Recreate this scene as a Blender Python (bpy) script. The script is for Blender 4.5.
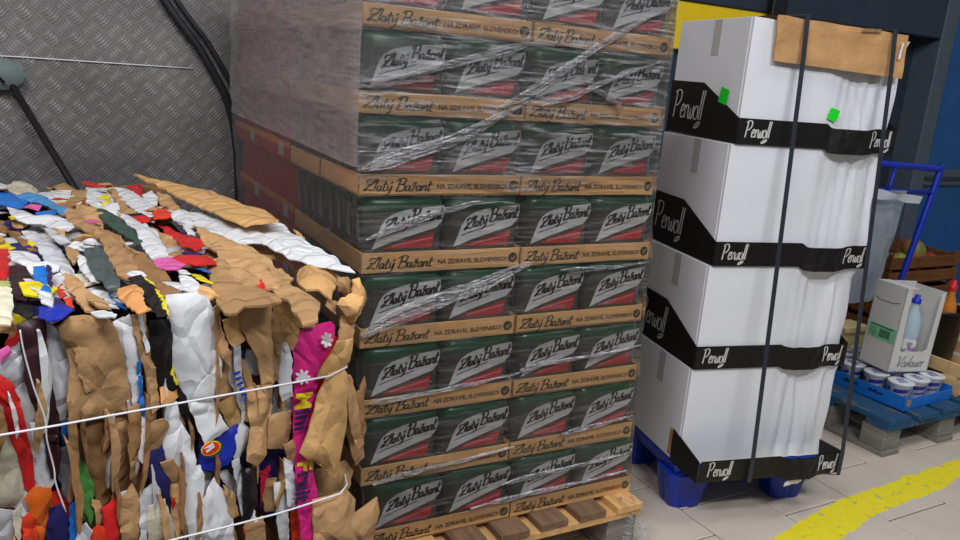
import bpy, bmesh, math, random
from mathutils import Vector, Matrix, noise, geometry
random.seed(7)
for o in list(bpy.data.objects): bpy.data.objects.remove(o, do_unlink=True)
SC = bpy.context.scene
COL = SC.collection
PI = math.pi

# ------------------------------------------------------------------ camera
F_PX, CAM_H, PITCH, ROLL, YAW = 790.54, 1.2957, .2432, .0796, .5118
_xh = Vector((math.cos(YAW), -math.sin(YAW), 0))
_yh = Vector((math.sin(YAW), math.cos(YAW), 0))
_zh = Vector((0, 0, 1))
FWD = _yh*math.cos(PITCH) - _zh*math.sin(PITCH)
UP0 = _yh*math.sin(PITCH) + _zh*math.cos(PITCH)
RGT = _xh*math.cos(ROLL) + UP0*math.sin(ROLL)
UPV = -_xh*math.sin(ROLL) + UP0*math.cos(ROLL)
ORG = Vector((0, 0, CAM_H))
cd = bpy.data.cameras.new('camera'); cam = bpy.data.objects.new('camera', cd); COL.objects.link(cam)
cd.sensor_width = 36; cd.lens = 36*F_PX/960; cd.clip_start = .05; cd.clip_end = 60
cam.matrix_world = Matrix(((RGT.x, UPV.x, -FWD.x, ORG.x), (RGT.y, UPV.y, -FWD.y, ORG.y), (RGT.z, UPV.z, -FWD.z, ORG.z), (0, 0, 0, 1)))
SC.camera = cam
def ray(px, py): return FWD + RGT*((px-480)/F_PX) + UPV*((270-py)/F_PX)
def on_plane(px, py, P, n):
    d = ray(px, py); return ORG + d*((Vector(P)-ORG).dot(n)/d.dot(n))
def at_v(px, py, v): return on_plane(px, py, (0, v, 0), Vector((0, 1, 0)))
def at_z(px, py, z): return on_plane(px, py, (0, 0, z), Vector((0, 0, 1)))

# ------------------------------------------------------------------ world, lamps, exposure
w = bpy.data.worlds.new('world'); SC.world = w; w.use_nodes = True
w.node_tree.nodes['Background'].inputs[0].default_value = (.86, .92, 1, 1)
w.node_tree.nodes['Background'].inputs[1].default_value = .20
def area(name, loc, target, sx, sy, power, col):
    l = bpy.data.lights.new(name, 'AREA'); l.shape = 'RECTANGLE'; l.size = sx; l.size_y = sy; l.energy = power; l.color = col
    o = bpy.data.objects.new(name, l); COL.objects.link(o); o.location = loc
    o.rotation_euler = (Vector(target)-Vector(loc)).to_track_quat('-Z', 'Y').to_euler(); return o
area('ceiling_lamp_aisle', (.8, -1.0, 3.3), (1.1, 1.3, .5), 1.5, .25, 62, (.94, .97, 1))
area('ceiling_lamp_bay', (-.9, .3, 3.3), (-.3, 1.6, .6), 1.5, .25, 66, (.98, .98, 1))
area('ceiling_lamp_far', (3.4, .6, 3.4), (3.2, 1.2, 0), 1.5, .25, 26, (.95, .98, 1))
SC.view_settings.view_transform = 'Standard'
try: SC.view_settings.look = 'None'
except Exception: pass
SC.view_settings.exposure = .0; SC.view_settings.gamma = 1; SC.view_settings.use_curve_mapping = False

# ------------------------------------------------------------------ materials
def lin(c):
    return tuple(((x/255)/12.92 if x/255 <= .04045 else ((x/255+.055)/1.055)**2.4) for x in c)
MATS = {}
def mat(name, rgb, rough=.7, var=.12, scale=18, bump=.0, bscale=60, spec=.4, metal=0, stretch=None, rgb2=None, thr=None):
    """procedural material: base colour with noise variation (rgb2 = second colour of wear blotches) and fine relief"""
    if name in MATS: return MATS[name]
    m = bpy.data.materials.new(name); m.use_nodes = True; nt = m.node_tree; N = nt.nodes; L = nt.links
    b = N['Principled BSDF']; b.inputs['Roughness'].default_value = rough; b.inputs['Metallic'].default_value = metal
    b.inputs['Specular IOR Level'].default_value = spec
    tc = N.new('ShaderNodeTexCoord'); mp = N.new('ShaderNodeMapping'); L.new(tc.outputs['Object'], mp.inputs[0])
    if stretch: mp.inputs['Scale'].default_value = stretch
    n = N.new('ShaderNodeTexNoise'); n.inputs['Scale'].default_value = scale; n.inputs['Detail'].default_value = 5
    L.new(mp.outputs[0], n.inputs['Vector'])
    r = N.new('ShaderNodeValToRGB'); c = lin(rgb)
    c2 = lin(rgb2) if rgb2 else tuple(min(1, x*(1+var)) for x in c)
    c1 = c if rgb2 else tuple(x*(1-var) for x in c)
    t = thr or ((.55, .65) if rgb2 else (.3, .7))
    r.color_ramp.elements[0].position = t[0]; r.color_ramp.elements[1].position = t[1]
    r.color_ramp.elements[0].color = (*c1, 1); r.color_ramp.elements[1].color = (*c2, 1)
    L.new(n.outputs[0], r.inputs[0]); L.new(r.outputs[0], b.inputs['Base Color'])
    if bump:
        n2 = N.new('ShaderNodeTexNoise'); n2.inputs['Scale'].default_value = bscale; n2.inputs['Detail'].default_value = 3
        L.new(mp.outputs[0], n2.inputs['Vector'])
        bp = N.new('ShaderNodeBump'); bp.inputs['Strength'].default_value = bump; bp.inputs['Distance'].default_value = .01
        L.new(n2.outputs[0], bp.inputs['Height']); L.new(bp.outputs[0], b.inputs['Normal'])
    MATS[name] = m; return m

# ------------------------------------------------------------------ mesh helpers
def link(name, verts, faces, m, parent=None, smooth=False, loc=None, rot=None):
    me = bpy.data.meshes.new(name); me.from_pydata([tuple(v) for v in verts], [], faces); me.validate(); me.update()
    bm = bmesh.new(); bm.from_mesh(me); bmesh.ops.recalc_face_normals(bm, faces=bm.faces[:]); bm.to_mesh(me); bm.free()
    if smooth:
        for p in me.polygons: p.use_smooth = True
    if m: me.materials.append(m)
    return linkm(name, me, parent, loc, rot)
def linkm(name, me, parent=None, loc=None, rot=None):
    o = bpy.data.objects.new(name, me); COL.objects.link(o)
    if parent: o.parent = parent
    if loc: o.location = loc
    if rot: o.rotation_euler = rot
    return o
def empty(name, loc=(0, 0, 0), rot=(0, 0, 0)):
    o = bpy.data.objects.new(name, None); COL.objects.link(o); o.location = loc; o.rotation_euler = rot
    o.empty_display_size = .05; return o
def tag(o, label=None, cat=None, group=None, kind=None):
    if label: o['label'] = label
    if cat: o['category'] = cat
    if group: o['group'] = group
    if kind: o['kind'] = kind
    return o
class MB:
    def __init__(s): s.v = []; s.f = []
    def add(s, vs, fs):
        b = len(s.v); s.v += [Vector(v) for v in vs]; s.f += [tuple(i+b for i in f) for f in fs]; return s
    def box(s, x0, x1, y0, y1, z0, z1, bev=0):
        if bev <= 0:
            vs = [(x, y, z) for z in (z0, z1) for y in (y0, y1) for x in (x0, x1)]
            return s.add(vs, [(0, 2, 3, 1), (4, 5, 7, 6), (0, 1, 5, 4), (2, 6, 7, 3), (0, 4, 6, 2), (1, 3, 7, 5)])
        bm = bmesh.new(); bmesh.ops.create_cube(bm, size=1)
        for v in bm.verts: v.co = ((x0+x1)/2+v.co.x*(x1-x0), (y0+y1)/2+v.co.y*(y1-y0), (z0+z1)/2+v.co.z*(z1-z0))
        bmesh.ops.bevel(bm, geom=bm.edges[:], offset=bev, segments=1, affect='EDGES')
        bm.verts.index_update(); s.add([v.co.copy() for v in bm.verts], [tuple(v.index for v in f.verts) for f in bm.faces]); bm.free(); return s
    def prism(s, pts, d, axis='y', d0=0):
        """closed outline pts (a,b) extruded along axis from d0 to d"""
        n = len(pts)
        def P(a, b, c): return {'y': (a, c, b), 'x': (c, a, b), 'z': (a, b, c)}[axis]
        vs = [P(a, b, d0) for a, b in pts]+[P(a, b, d) for a, b in pts]
        fs = [tuple(range(n)), tuple(range(2*n-1, n-1, -1))]+[(i, (i+1) % n, n+(i+1) % n, n+i) for i in range(n)]
        return s.add(vs, fs)
    def tube(s, pts, r, n=8, closed=False):
        pts = [Vector(p) for p in pts]; rs = r if isinstance(r, (list, tuple)) else [r]*len(pts)
        vs = []; up = Vector((.13, .21, .97))
        for i, p in enumerate(pts):
            t = (pts[min(i+1, len(pts)-1)]-pts[max(i-1, 0)])
            t = t.normalized() if t.length > 1e-9 else Vector((0, 0, 1))
            a = t.cross(up)
            if a.length < .05: a = t.cross(Vector((1, 0, 0)))
            a.normalize(); b = t.cross(a)
            for k in range(n): vs.append(p+(a*math.cos(2*PI*k/n)+b*math.sin(2*PI*k/n))*rs[i])
        fs = [(i*n+k, i*n+(k+1) % n, (i+1)*n+(k+1) % n, (i+1)*n+k) for i in range(len(pts)-1) for k in range(n)]
        fs += [tuple(range(n)), tuple(range(len(vs)-1, len(vs)-n-1, -1))]
        return s.add(vs, fs)
    def lathe(s, prof, n=20, c=(0, 0, 0)):
        vs = [(c[0]+r*math.cos(2*PI*k/n), c[1]+r*math.sin(2*PI*k/n), c[2]+z) for r, z in prof for k in range(n)]
        fs = [(i*n+k, i*n+(k+1) % n, (i+1)*n+(k+1) % n, (i+1)*n+k) for i in range(len(prof)-1) for k in range(n)]
        fs += [tuple(range(n)), tuple(range(len(vs)-1, len(vs)-n-1, -1))]
        return s.add(vs, fs)
    def grid(s, fn, nu, nv):
        vs = [fn(i/nu, j/nv) for j in range(nv+1) for i in range(nu+1)]
        return s.add(vs, [(j*(nu+1)+i, j*(nu+1)+i+1, (j+1)*(nu+1)+i+1, (j+1)*(nu+1)+i) for j in range(nv) for i in range(nu)])
    def xf(s, M):
        s.v = [M @ v for v in s.v]; return s
    def build(s, name, m, parent=None, smooth=False, loc=None, rot=None): return link(name, s.v, s.f, m, parent, smooth, loc, rot)
    def mesh(s, name, m, smooth=False):
        o = link(name, s.v, s.f, m, None, smooth); me = o.data; bpy.data.objects.remove(o); return me
def crom(pts, k=6):
    pts = [Vector(p) for p in pts]; out = []
    for i in range(len(pts)-1):
        p0, p1, p2, p3 = pts[max(i-1, 0)], pts[i], pts[i+1], pts[min(i+2, len(pts)-1)]
        for j in range(k):
            t = j/k; out.append(.5*((2*p1)+(p2-p0)*t+(2*p0-5*p1+4*p2-p3)*t*t+(3*p1-p0-3*p2+p3)*t**3))
    out.append(pts[-1]); return out
def smooth_edges(o, ang=40):
    for p in o.data.polygons: p.use_smooth = True
    m = o.modifiers.new('split', 'EDGE_SPLIT'); m.split_angle = math.radians(ang); return o

# ---- brush lettering: strokes in letter space -> flat ribbons (x right, z up) on the plane y = 0
def strokes_mb(strokes, sx, sz, wd, shear=0, rise=0, y=0):
    m = MB()
    for st in strokes:
        p = crom([(a, b, 0) for a, b in st], 4) if len(st) > 2 else [Vector((*q, 0)) for q in st]
        q = [Vector((v.x*sx+v.y*sz*shear, v.y*sz+v.x*sx*rise, 0)) for v in p]
        vs = []
        for i, c in enumerate(q):
            t = q[min(i+1, len(q)-1)]-q[max(i-1, 0)]
            t = t.normalized() if t.length > 1e-9 else Vector((1, 0, 0))
            nn = Vector((-t.y, t.x, 0))*wd*(.5+.35*abs(t.y))
            vs += [(c.x+nn.x, y, c.y+nn.y), (c.x-nn.x, y, c.y-nn.y)]
        m.add(vs, [(2*i, 2*i+1, 2*i+3, 2*i+2) for i in range(len(q)-1)])
    return m
def word(*letters):
    out = []; x = 0
    for st, adv in letters:
        out += [[(a+x, b) for a, b in s] for s in st]; x += adv
    return out
L_P = ([[(.02, 0), (.05, .5), (.08, 1)], [(-.02, .92), (.15, 1.02), (.3, .95), (.3, .68), (.18, .48), (.05, .45)]], .36)
L_e = ([[(.02, .22), (.14, .32), (.16, .46), (.09, .5), (.02, .28), (.06, .03), (.2, .1)]], .21)
L_r = ([[(.02, .5), (.03, .02)], [(.03, .3), (.09, .48), (.16, .46)]], .17)
L_w = ([[(.0, .5), (.03, .06), (.1, .06), (.13, .4), (.15, .06), (.22, .06), (.26, .5)]], .29)
L_o = ([[(.11, .5), (.02, .35), (.02, .1), (.1, .01), (.19, .12), (.19, .38), (.11, .5), (.2, .44)]], .22)
L_l = ([[(.05, .02), (.06, .5), (.1, 1.05)]], .1)
PERWOLL = word(L_P, L_e, L_r, L_w, L_o, L_l, L_l)
L_Z = ([[(-.02, .72), (.06, .95), (.22, .9), (.42, 1.0), (.2, .5), (-.05, .05), (.12, .12), (.36, .02)], [(.02, .5), (.3, .55)]], .38)
L_sl = ([[(.02, .05), (.05, .5), (.1, 1.0)]], .12)
L_a = ([[(.18, .45), (.05, .42), (.02, .15), (.08, .02), (.18, .2), (.2, .45), (.19, .04), (.25, .06)]], .26)
L_t = ([[(.08, .85), (.05, .1), (.12, .02), (.18, .08)], [(-.02, .55), (.2, .58)]], .2)
L_y = ([[(.02, .46), (.04, .1), (.14, .1), (.2, .46)], [(.2, .46), (.16, -.2), (.0, -.35)], [(.12, .62), (.2, .78)]], .3)
L_B = ([[(.06, .0), (.1, .98)], [(-.06, .85), (.12, 1.05), (.34, .98), (.3, .6), (.12, .54)], [(.12, .54), (.36, .48), (.36, .1), (.14, -.02), (-.02, .08)]], .42)
L_z = ([[(.02, .45), (.2, .46), (.02, .03), (.22, .05)], [(.05, .72), (.11, .6), (.18, .74)]], .24)
L_n = ([[(.02, .46), (.03, .02)], [(.03, .3), (.12, .46), (.18, .4), (.18, .04), (.24, .06)]], .25)
ZLATY = word(L_Z, L_sl, L_a, L_t, L_y)
BAZANT = word(L_B, L_a, L_z, L_a, L_n, L_t)
def text_mesh(body, size, m, name='lettering', rise=0):
    c = bpy.data.curves.new(name, 'FONT'); c.body = body; c.size = size; c.resolution_u = 2; c.offset = rise
    o = bpy.data.objects.new(name, c); COL.objects.link(o)
    dg = bpy.context.evaluated_depsgraph_get()
    me = bpy.data.meshes.new_from_object(o.evaluated_get(dg)); bpy.data.objects.remove(o)
    me.materials.clear(); me.materials.append(m); return me

# ------------------------------------------------------------------ colours
M_floor = mat('floor_grout', (66, 58, 52), .85)
M_card = mat('kraft_cardboard', (190, 146, 98), .85, .14, 14, .25, 55, .2)
M_tray = mat('tray_cardboard', (232, 182, 122), .75, .08, 9, .1, 50, .3)
M_ink = mat('black_ink', (34, 26, 24), .6)
M_white = mat('white_board', (226, 226, 230), .6, .03, 8, .06, 30, .3)
M_wood = mat('pine_wood', (205, 160, 105), .75, .2, 6, .2, 40, .25, stretch=(6, 1, 6))
M_woodd = mat('weathered_wood', (122, 96, 74), .85, .3, 7, .3, 40, .2, stretch=(6, 1, 6))

# =================================================================== SETTING
# ---- floor of square tiles laid in staggered columns
fl = MB().box(-5, 9, -5, 3.3, -.1, -.004).build('floor', M_floor); tag(fl, 'pale beige tiled warehouse floor', kind='structure')
T = .305
M_tile = mat('floor_tile', (204, 192, 178), .42, .07, 5, .05, 90, .45)
tile_me = MB().box(-T/2+.0022, T/2-.0022, -T/2+.0022, T/2-.0022, -.012, 0, .0025).mesh('tile', M_tile)
for ci in range(-3, 14):
    u0 = 2.03+ci*T
    for rj in range(-5, 6):
        v0 = 1.49+rj*T+(T/2 if ci % 2 else 0)
        if v0 > 3.0 or v0 < -.1: continue
        d = Vector((u0+T/2, v0+T/2)); 
        linkm('tile', tile_me, fl, (d.x, d.y, 0))

# ---- tread plate wall
M_tread = mat('tread_plate_steel', (116, 113, 111), .5, .22, 4, .08, 40, .5, metal=.3)
VW = 3.05
M_treadn = mat('navy_tread_plate', (50, 62, 76), .5, .18, 5, .08, 40, .5, metal=.2)
wall = MB().box(-5, 1.6, VW, VW+.12, -.1, 4).build('wall_back', M_tread)
wall2 = MB().box(1.6, 4.40, VW, VW+.12, -.1, 4).box(4.38, 4.75, VW+.1, VW+.2, -.1, 4).build('wall_back_right', M_treadn); tag(wall2, 'dark navy tread plate wall beside the blue door', kind='structure')
tag(wall, 'grey five-bar tread plate steel wall', kind='structure')
def tread(u0, u1, z0, z1):
    m = MB(); S = .0525; r2 = math.sqrt(.5); A = Vector((r2, 0, r2)); B = Vector((-r2, 0, r2)); n = Vector((0, -.0032, 0))
    for i in range(int((u0+z0)*r2/S)-1, int((u1+z1)*r2/S)+2):
        for j in range(int((z0-u1)*r2/S)-2, int((z1-u0)*r2/S)+2):
            c0 = A*(i*S)+B*(j*S)
            if not (u0 < c0.x < u1 and z0 < c0.z < z1): continue
            ax, pr = (A, B) if (i+j) % 2 else (B, A)
            for k in range(-2, 3):
                c = Vector((c0.x, VW, c0.z))+pr*k*.0098; e, f = ax*.0245, pr*.0036
                m.add([c-e, c-f, c+e, c+f, c-e*.75+n, c-f*.4+n, c+e*.75+n, c+f*.4+n], [(0, 1, 5, 4), (1, 2, 6, 5), (2, 3, 7, 6), (3, 0, 4, 7), (4, 5, 6, 7)])
    return m
t1 = tread(-1.1, 1.3, .45, 1.95); t2 = tread(2.9, 4.40, .35, 1.72).build('tread_bars', M_treadn, wall2); tag(t2, kind='stuff')
tp = t1.build('tread_bars', mat('polished_glint_bars', (176, 175, 174), .32, .25, 4, metal=.6, spec=.6), wall); tag(tp, kind='stuff')  # polished bars; lighter colour also stands in for their glints
# beam, yellow board, post, door at the right
M_navy = mat('navy_paint', (38, 50, 66), .5, .15, 6)
bm_ = MB().box(1.2, 4.66, VW-.06, VW+.02, 1.70, 1.98, .006).box(1.2, 4.66, VW-.075, VW-.05, 1.93, 1.98, .004).build('trim_1', M_navy); tag(bm_, 'dark navy steel beam above yellow board', kind='structure')
yb = MB().box(1.4, 4.12, VW-.045, VW-.003, 1.48, 1.70, .004).build('trim_2', mat('yellow_paint', (236, 200, 20), .45, .05)); tag(yb, 'bright yellow board under the navy beam', kind='structure')
ps = MB().box(3.20, 3.30, VW-.10, VW-.06, 1.655, 2.1, .005).build('trim_3', mat('black_paint', (14, 14, 17), .5)); tag(ps, 'short black post hanging over navy beam', kind='structure')
dr = empty('door_1', (4.66, VW, 0)); tag(dr, 'blue panelled door in grey steel frame', kind='structure')
M_frame = mat('grey_frame', (78, 88, 98), .5, .1)
M_blue = mat('door_blue', (24, 84, 140), .5, .08, 6)
MB().box(0, .125, -.06, .12, 0, 2.6, .006).build('door_frame', M_frame, dr)
MB().box(.125, 1.2, -.01, .06, 0, 2.6, .003).build('door_panel', M_blue, dr)
MB().box(.14, 1.2, -.035, 0, .83, .93, .005).build('door_rail', M_frame, dr)
MB().box(.16, 1.2, -.05, -.02, .865, .885, .003).build('door_ledge', M_navy, dr)

# ---- worn yellow floor line
def yline():
    m = MB(); up = [(1.60, 1.36), (1.864, 1.404), (2.04, 1.441), (2.284, 1.49), (2.514, 1.498), (2.842, 1.521), (3.2, 1.53), (3.9, 1.56)]
    lo = [(1.60, 1.25), (1.864, 1.285), (2.116, 1.334), (2.384, 1.385), (2.711, 1.40), (2.943, 1.45), (3.2, 1.45), (3.9, 1.47)]
    def ip(a, u):
        for (x0, y0), (x1, y1) in zip(a, a[1:]):
            if x0 <= u <= x1: return y0+(y1-y0)*(u-x0)/(x1-x0)
        return a[-1][1]
    vs = []; n = 230
    for i in range(n+1):
        u = 1.6+2.3*i/n
        a = ip(up, u)+.012*noise.noise((u*14, 3, 0))+.008*noise.noise((u*60, 9, 0)); b = ip(lo, u)+.012*noise.noise((u*14, 17, 0))+.008*noise.noise((u*60, 29, 0))
        vs += [(u, a, .0006), (u, b, .0006), (u, b, -.002), (u, a, -.002)]
    fs = []
    for i in range(n):
        k = 4*i; fs += [(k, k+1, k+5, k+4), (k+1, k+2, k+6, k+5), (k+3, k, k+4, k+7)]
    return m.add(vs, fs)
M_yl = mat('floor_paint', (238, 220, 40), .5, .05, 30)
nt = M_yl.node_tree; b = nt.nodes['Principled BSDF']
nz = nt.nodes.new('ShaderNodeTexNoise'); nz.inputs['Scale'].default_value = 26; nz.inputs['Detail'].default_value = 6
tc = nt.nodes.new('ShaderNodeTexCoord'); nt.links.new(tc.outputs['Object'], nz.inputs['Vector'])
rr = nt.nodes.new('ShaderNodeValToRGB'); rr.color_ramp.elements[0].position = .33; rr.color_ramp.elements[1].position = .39
rr.color_ramp.elements[0].color = (.15,)*3+(1,)
nt.links.new(nz.outputs[0], rr.inputs[0]); nt.links.new(rr.outputs[0], b.inputs['Alpha'])
tag(yline().build('floor_marking', M_yl), 'worn yellow line painted across the floor tiles', 'floor marking')

# =================================================================== BEER PALLET
def make_pallet(name, label, u0, u1, v0, v1, ztop, nb, bw, mats, cross_m, block_m, loc_rot=(0, 0, 0), foil=False):
    r = empty(name, (u0, v0, 0), loc_rot); tag(r, label, 'pallet'); W = u1-u0; D = v1-v0
    th = .022
    for i in range(nb):
        x = (W-bw)*i/(nb-1); dv = random.uniform(-.008, .004)
        MB().box(x, x+bw, dv, D, ztop-th, ztop, .002).build('deck_board', mats[i % len(mats)], r)
    for k in range(3):
        y = [.0, D/2-.05, D-.1][k]
        MB().box(-.002, W+.002, y+.001, y+.1, ztop-2*th, ztop-th, .002).build('cross_board', cross_m, r)
    for k in range(3):
        y = [.012, D/2-.05, D-.112][k]
        for j in range(3):
            x = [.0, W/2-.05, W-.1][j]
            MB().box(x, x+.1, y, y+.1, .022, ztop-2*th, .003).build('block', block_m, r)
    for j in range(3):
        x = [.0, W/2-.05, W-.1][j]
        MB().box(x, x+.1, .005, D, 0, .022, .002).build('bottom_board', block_m, r)
    return r
M_graywood = mat('grey_block_wood', (128, 124, 116), .85, .25, 8, .3, 40, .2, stretch=(1, 1, 6))
ZP = .155
make_pallet('wooden_pallet', 'light wooden pallet with mixed boards under the wrapped drink stack', .60, 1.44, 1.522, 2.78, ZP, 7, .088,
            [M_woodd, M_wood, M_woodd, M_woodd, M_woodd, M_woodd, M_wood], M_wood, M_graywood)
# --- one can pack: printed film over 3 x 2 cans
CW, CD, CH = .198, .130, .166
def pack_outline(z_in):
    r = .033-z_in; pts = []
    W2, D2 = CW/2, CD/2
    def arc(cx, cy, a0, a1, n=5):
        for i in range(n+1):
            a = a0+(a1-a0)*i/n; pts.append((cx+r*math.cos(a), cy+r*math.sin(a)))
    c = .033
    arc(W2-c, -D2+c, -PI/2, PI*.36); arc(W2-c, D2-c, -PI*.36, PI/2)
    arc(-W2+c, D2-c, PI/2, PI*1.36); arc(-W2+c, -D2+c, PI*.64, PI*1.5)
    return pts
def pack_mesh(name, m):
    b = MB(); rings = [(.004, 0), (0, .008), (0, CH-.016), (.006, CH-.006), (.016, CH)]
    vs = []
    for zi, z in rings: vs += [(x, y, z) for x, y in pack_outline(zi)]
    n = len(pack_outline(0))
    fs = [(i*n+k, i*n+(k+1) % n, (i+1)*n+(k+1) % n, (i+1)*n+k) for i in range(len(rings)-1) for k in range(n)]
    fs += [tuple(range(n)), tuple(range(len(vs)-1, len(vs)-n-1, -1))]
    return b.add(vs, fs).mesh(name, m, True)
def print_mat(name, low, high, z0, z1, rough=.28):
    m = bpy.data.materials.new(name); m.use_nodes = True; nt = m.node_tree; N = nt.nodes; L = nt.links; b = N['Principled BSDF']
    b.inputs['Roughness'].default_value = rough
    tc = N.new('ShaderNodeTexCoord'); sp = N.new('ShaderNodeSeparateXYZ'); L.new(tc.outputs['Object'], sp.inputs[0])
    mr = N.new('ShaderNodeMapRange'); mr.inputs[1].default_value = z0; mr.inputs[2].default_value = z1; L.new(sp.outputs[2], mr.inputs[0])
    nz = N.new('ShaderNodeTexNoise'); nz.inputs['Scale'].default_value = 60; L.new(tc.outputs['Object'], nz.inputs[0])
    mx = N.new('ShaderNodeMix'); mx.data_type = 'RGBA'; mx.inputs[6].default_value = (*lin(low), 1); mx.inputs[7].default_value = (*lin(high), 1)
    L.new(mr.outputs[0], mx.inputs[0]); L.new(mx.outputs[2], b.inputs['Base Color'])
    bp = N.new('ShaderNodeBump'); bp.inputs['Strength'].default_value = .12; bp.inputs['Distance'].default_value = .004; L.new(nz.outputs[0], bp.inputs['Height']); L.new(bp.outputs[0], b.inputs['Normal'])
    return m
M_pack = print_mat('green_pack_print', (76, 72, 64), (24, 84, 56), .118, .152)
M_lab = mat('label_silver_white', (212, 210, 208), .35, .05, 30)
M_lred = mat('label_red', (186, 52, 56), .4, .08, 60)
M_gold = mat('label_gold_line', (150, 140, 110), .4)
pack_me = pack_mesh('can_pack', M_pack)
Z0, ZH = .048, .116     # printed field above the tray lip
def pp(p): return ((p[0]-.5)*CW, Z0+p[1]*ZH)
lab_pts = [(.10, .0), (.155, .25), (.20, .46), (.25, .59), (.34, .69), (.5, .765), (.7, .81), (.955, .85), (.965, .70), (.94, .54), (.87, .41), (.6, .28), (.34, .15)]
yF = -CD/2
def flat(pts, y, name, m):
    q = [pp(p) for p in pts]; return MB().prism(q, y, 'y', y+.0006).mesh(name, m)
lab_me = flat(lab_pts, yF-.0008, 'label', M_lab)
red_me = flat([(.23, .015), (.38, .10), (.62, .205), (.855, .315), (.84, .11), (.81, .015)], yF-.0008, 'red_stripe', M_lred)
tx = MB()
a = strokes_mb(ZLATY, .047, .028, .0030, .25, .26); a.xf(Matrix.Translation((pp((.235, .34))[0], yF-.0016, pp((.2, .34))[1]))); tx.add(a.v, a.f)
a = strokes_mb(BAZANT, .047, .032, .0032, .2, .12); a.xf(Matrix.Translation((pp((.55, .50))[0], yF-.0016, pp((.55, .50))[1]))); tx.add(a.v, a.f)
a = strokes_mb([[(.0, 0), (.3, .16), (1, .5)]], .085, .05, .0018); a.xf(Matrix.Translation((pp((.20, .24))[0], yF-.0016, pp((.2, .24))[1]))); tx.add(a.v, a.f)
ltx_me = tx.mesh('lettering', M_ink)
sm = MB()
for i in range(14):                     # small white print line inside the red stripe
    x = .34+i*.036; z = .045+i*.011
    q = pp((x, z)); sm.add([(q[0], yF-.0014, q[1]), (q[0]+.0045, yF-.0014, q[1]+.001), (q[0]+.0055, yF-.0014, q[1]+.0055), (q[0]+.001, yF-.0014, q[1]+.0045)], [(0, 1, 2, 3)])
sml_me = sm.mesh('small_print', mat('label_pink_print', (225, 140, 140), .5))
# side view of the end cans: pale label slivers
sl = MB()
for cy in (-.032, .032):
    sl.add([(-CW/2-.0009, cy-.016, .062), (-CW/2-.0009, cy+.012, .068), (-CW/2-.0009, cy+.014, .135), (-CW/2-.0009, cy-.004, .12)], [(0, 1, 2, 3)])
sliv_me = sl.mesh('can_label', mat('label_dull', (150, 140, 138), .4))
# tray
TW, TD, TH_ = .402, .265, .046
def tray_mesh(m, W=TW, D=TD, H=TH_):
    t = .0035; b = MB()
    b.box(-W/2, W/2, -D/2, D/2, 0, t).box(-W/2, W/2, -D/2, -D/2+t, 0, H, .001).box(-W/2, W/2, D/2-t, D/2, 0, H, .001)
    b.box(-W/2, -W/2+t, -D/2, D/2, 0, H, .001).box(W/2-t, W/2, -D/2, D/2, 0, H, .001); return b.mesh('tray', m)
tray_me = tray_mesh(M_tray)
M_dgrn = mat('dark_green_ink', (76, 64, 38), .6)
tt = MB()
a = strokes_mb(ZLATY, .052, .026, .0024, .3); a.xf(Matrix.Translation((-.188, -TD/2-.0009, .010))); tt.add(a.v, a.f)
a = strokes_mb(BAZANT, .052, .026, .0025, .3); a.xf(Matrix.Translation((-.117, -TD/2-.0009, .010))); tt.add(a.v, a.f)
tlet_me = tt.mesh('brand_lettering', M_dgrn)
slog_me = text_mesh('NA ZDRAVIE, SLOVENSKO!', .0152, mat('brown_ink', (84, 60, 38), .6), 'slogan_lettering', .0004)
em = MB().lathe([(.0125, 0), (.0125, .0008)], 20); em.xf(Matrix.Rotation(PI/2, 4, 'X'))
embl_me = em.mesh('round_emblem', M_dgrn)
ck = strokes_mb([[(-.5, .1), (-.1, -.4), (.6, .5)]], .009, .012, .002); chk_me = ck.mesh('emblem_mark', mat('emblem_tan', (170, 140, 90), .6))
def beer_tray(loc, label, front):
    r = empty('beer_tray', loc, (0, 0, random.uniform(-.006, .006))); tag(r, label, 'beer tray', 'beer trays stacked on the wrapped pallet')
    t = linkm('tray', tray_me, r)
    if front:
        linkm('brand_lettering', tlet_me, t)
        linkm('slogan_lettering', slog_me, t, (-.018, -TD/2-.0009, .015), (PI/2, 0, 0))
        linkm('round_emblem', embl_me, t, (.182, -TD/2-.0001, .022)); linkm('emblem_mark', chk_me, t, (.182, -TD/2-.0016, .022))
    for ix, x in enumerate((-.0995, .0995)):
        for y in (-.0655, .0655):
            p = linkm('can_pack', pack_me, r, (x, y, .0045))
            if y < 0 and front:
                linkm('label', lab_me, p); linkm('red_stripe', red_me, p); linkm('lettering', ltx_me, p); linkm('small_print', sml_me, p)
            if ix == 0: linkm('can_label', sliv_me, p)
    return r
ROWU = [.6365, .615, .6065, .5965, .5935, .578, .572, .5725]
RH = .1736
ORD = ['lowest', 'second', 'third', 'fourth', 'fifth', 'sixth', 'seventh', 'eighth']
# red cans at the back-left of the stack
M_redpack = print_mat('red_can_print', (206, 20, 28), (214, 40, 34), .1, .15)
M_redtray = mat('red_tray_card', (206, 60, 44), .7, .1)
M_orange = mat('orange_lip', (232, 146, 70), .6)
RW, RD = .402, .345
rtray_me = tray_mesh(M_redtray, RW, RD, .05)
rpack_me = MB()
for (cx, cy) in [(i, j) for i in range(6) for j in range(5)]:
    if 0 < cx < 5 and 0 < cy < 4: continue
    rpack_me.lathe([(.027, 0), (.0315, .006), (.0315, .145), (.026, .158), (.026, .162)], 12, (-.1665+cx*.0665, -.134+cy*.067, 0))
rpack_me = rpack_me.mesh('red_cans', M_redpack, True)
rbox_me = MB().box(-RW/2+.02, RW/2-.02, -RD/2+.02, RD/2-.02, 0, .15).mesh('inner', M_redpack)
rlip_me = MB().box(-RW/2-.001, -RW/2+.003, -RD/2, RD/2, .034, .052, .001).mesh('orange_lip', M_orange)
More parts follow.
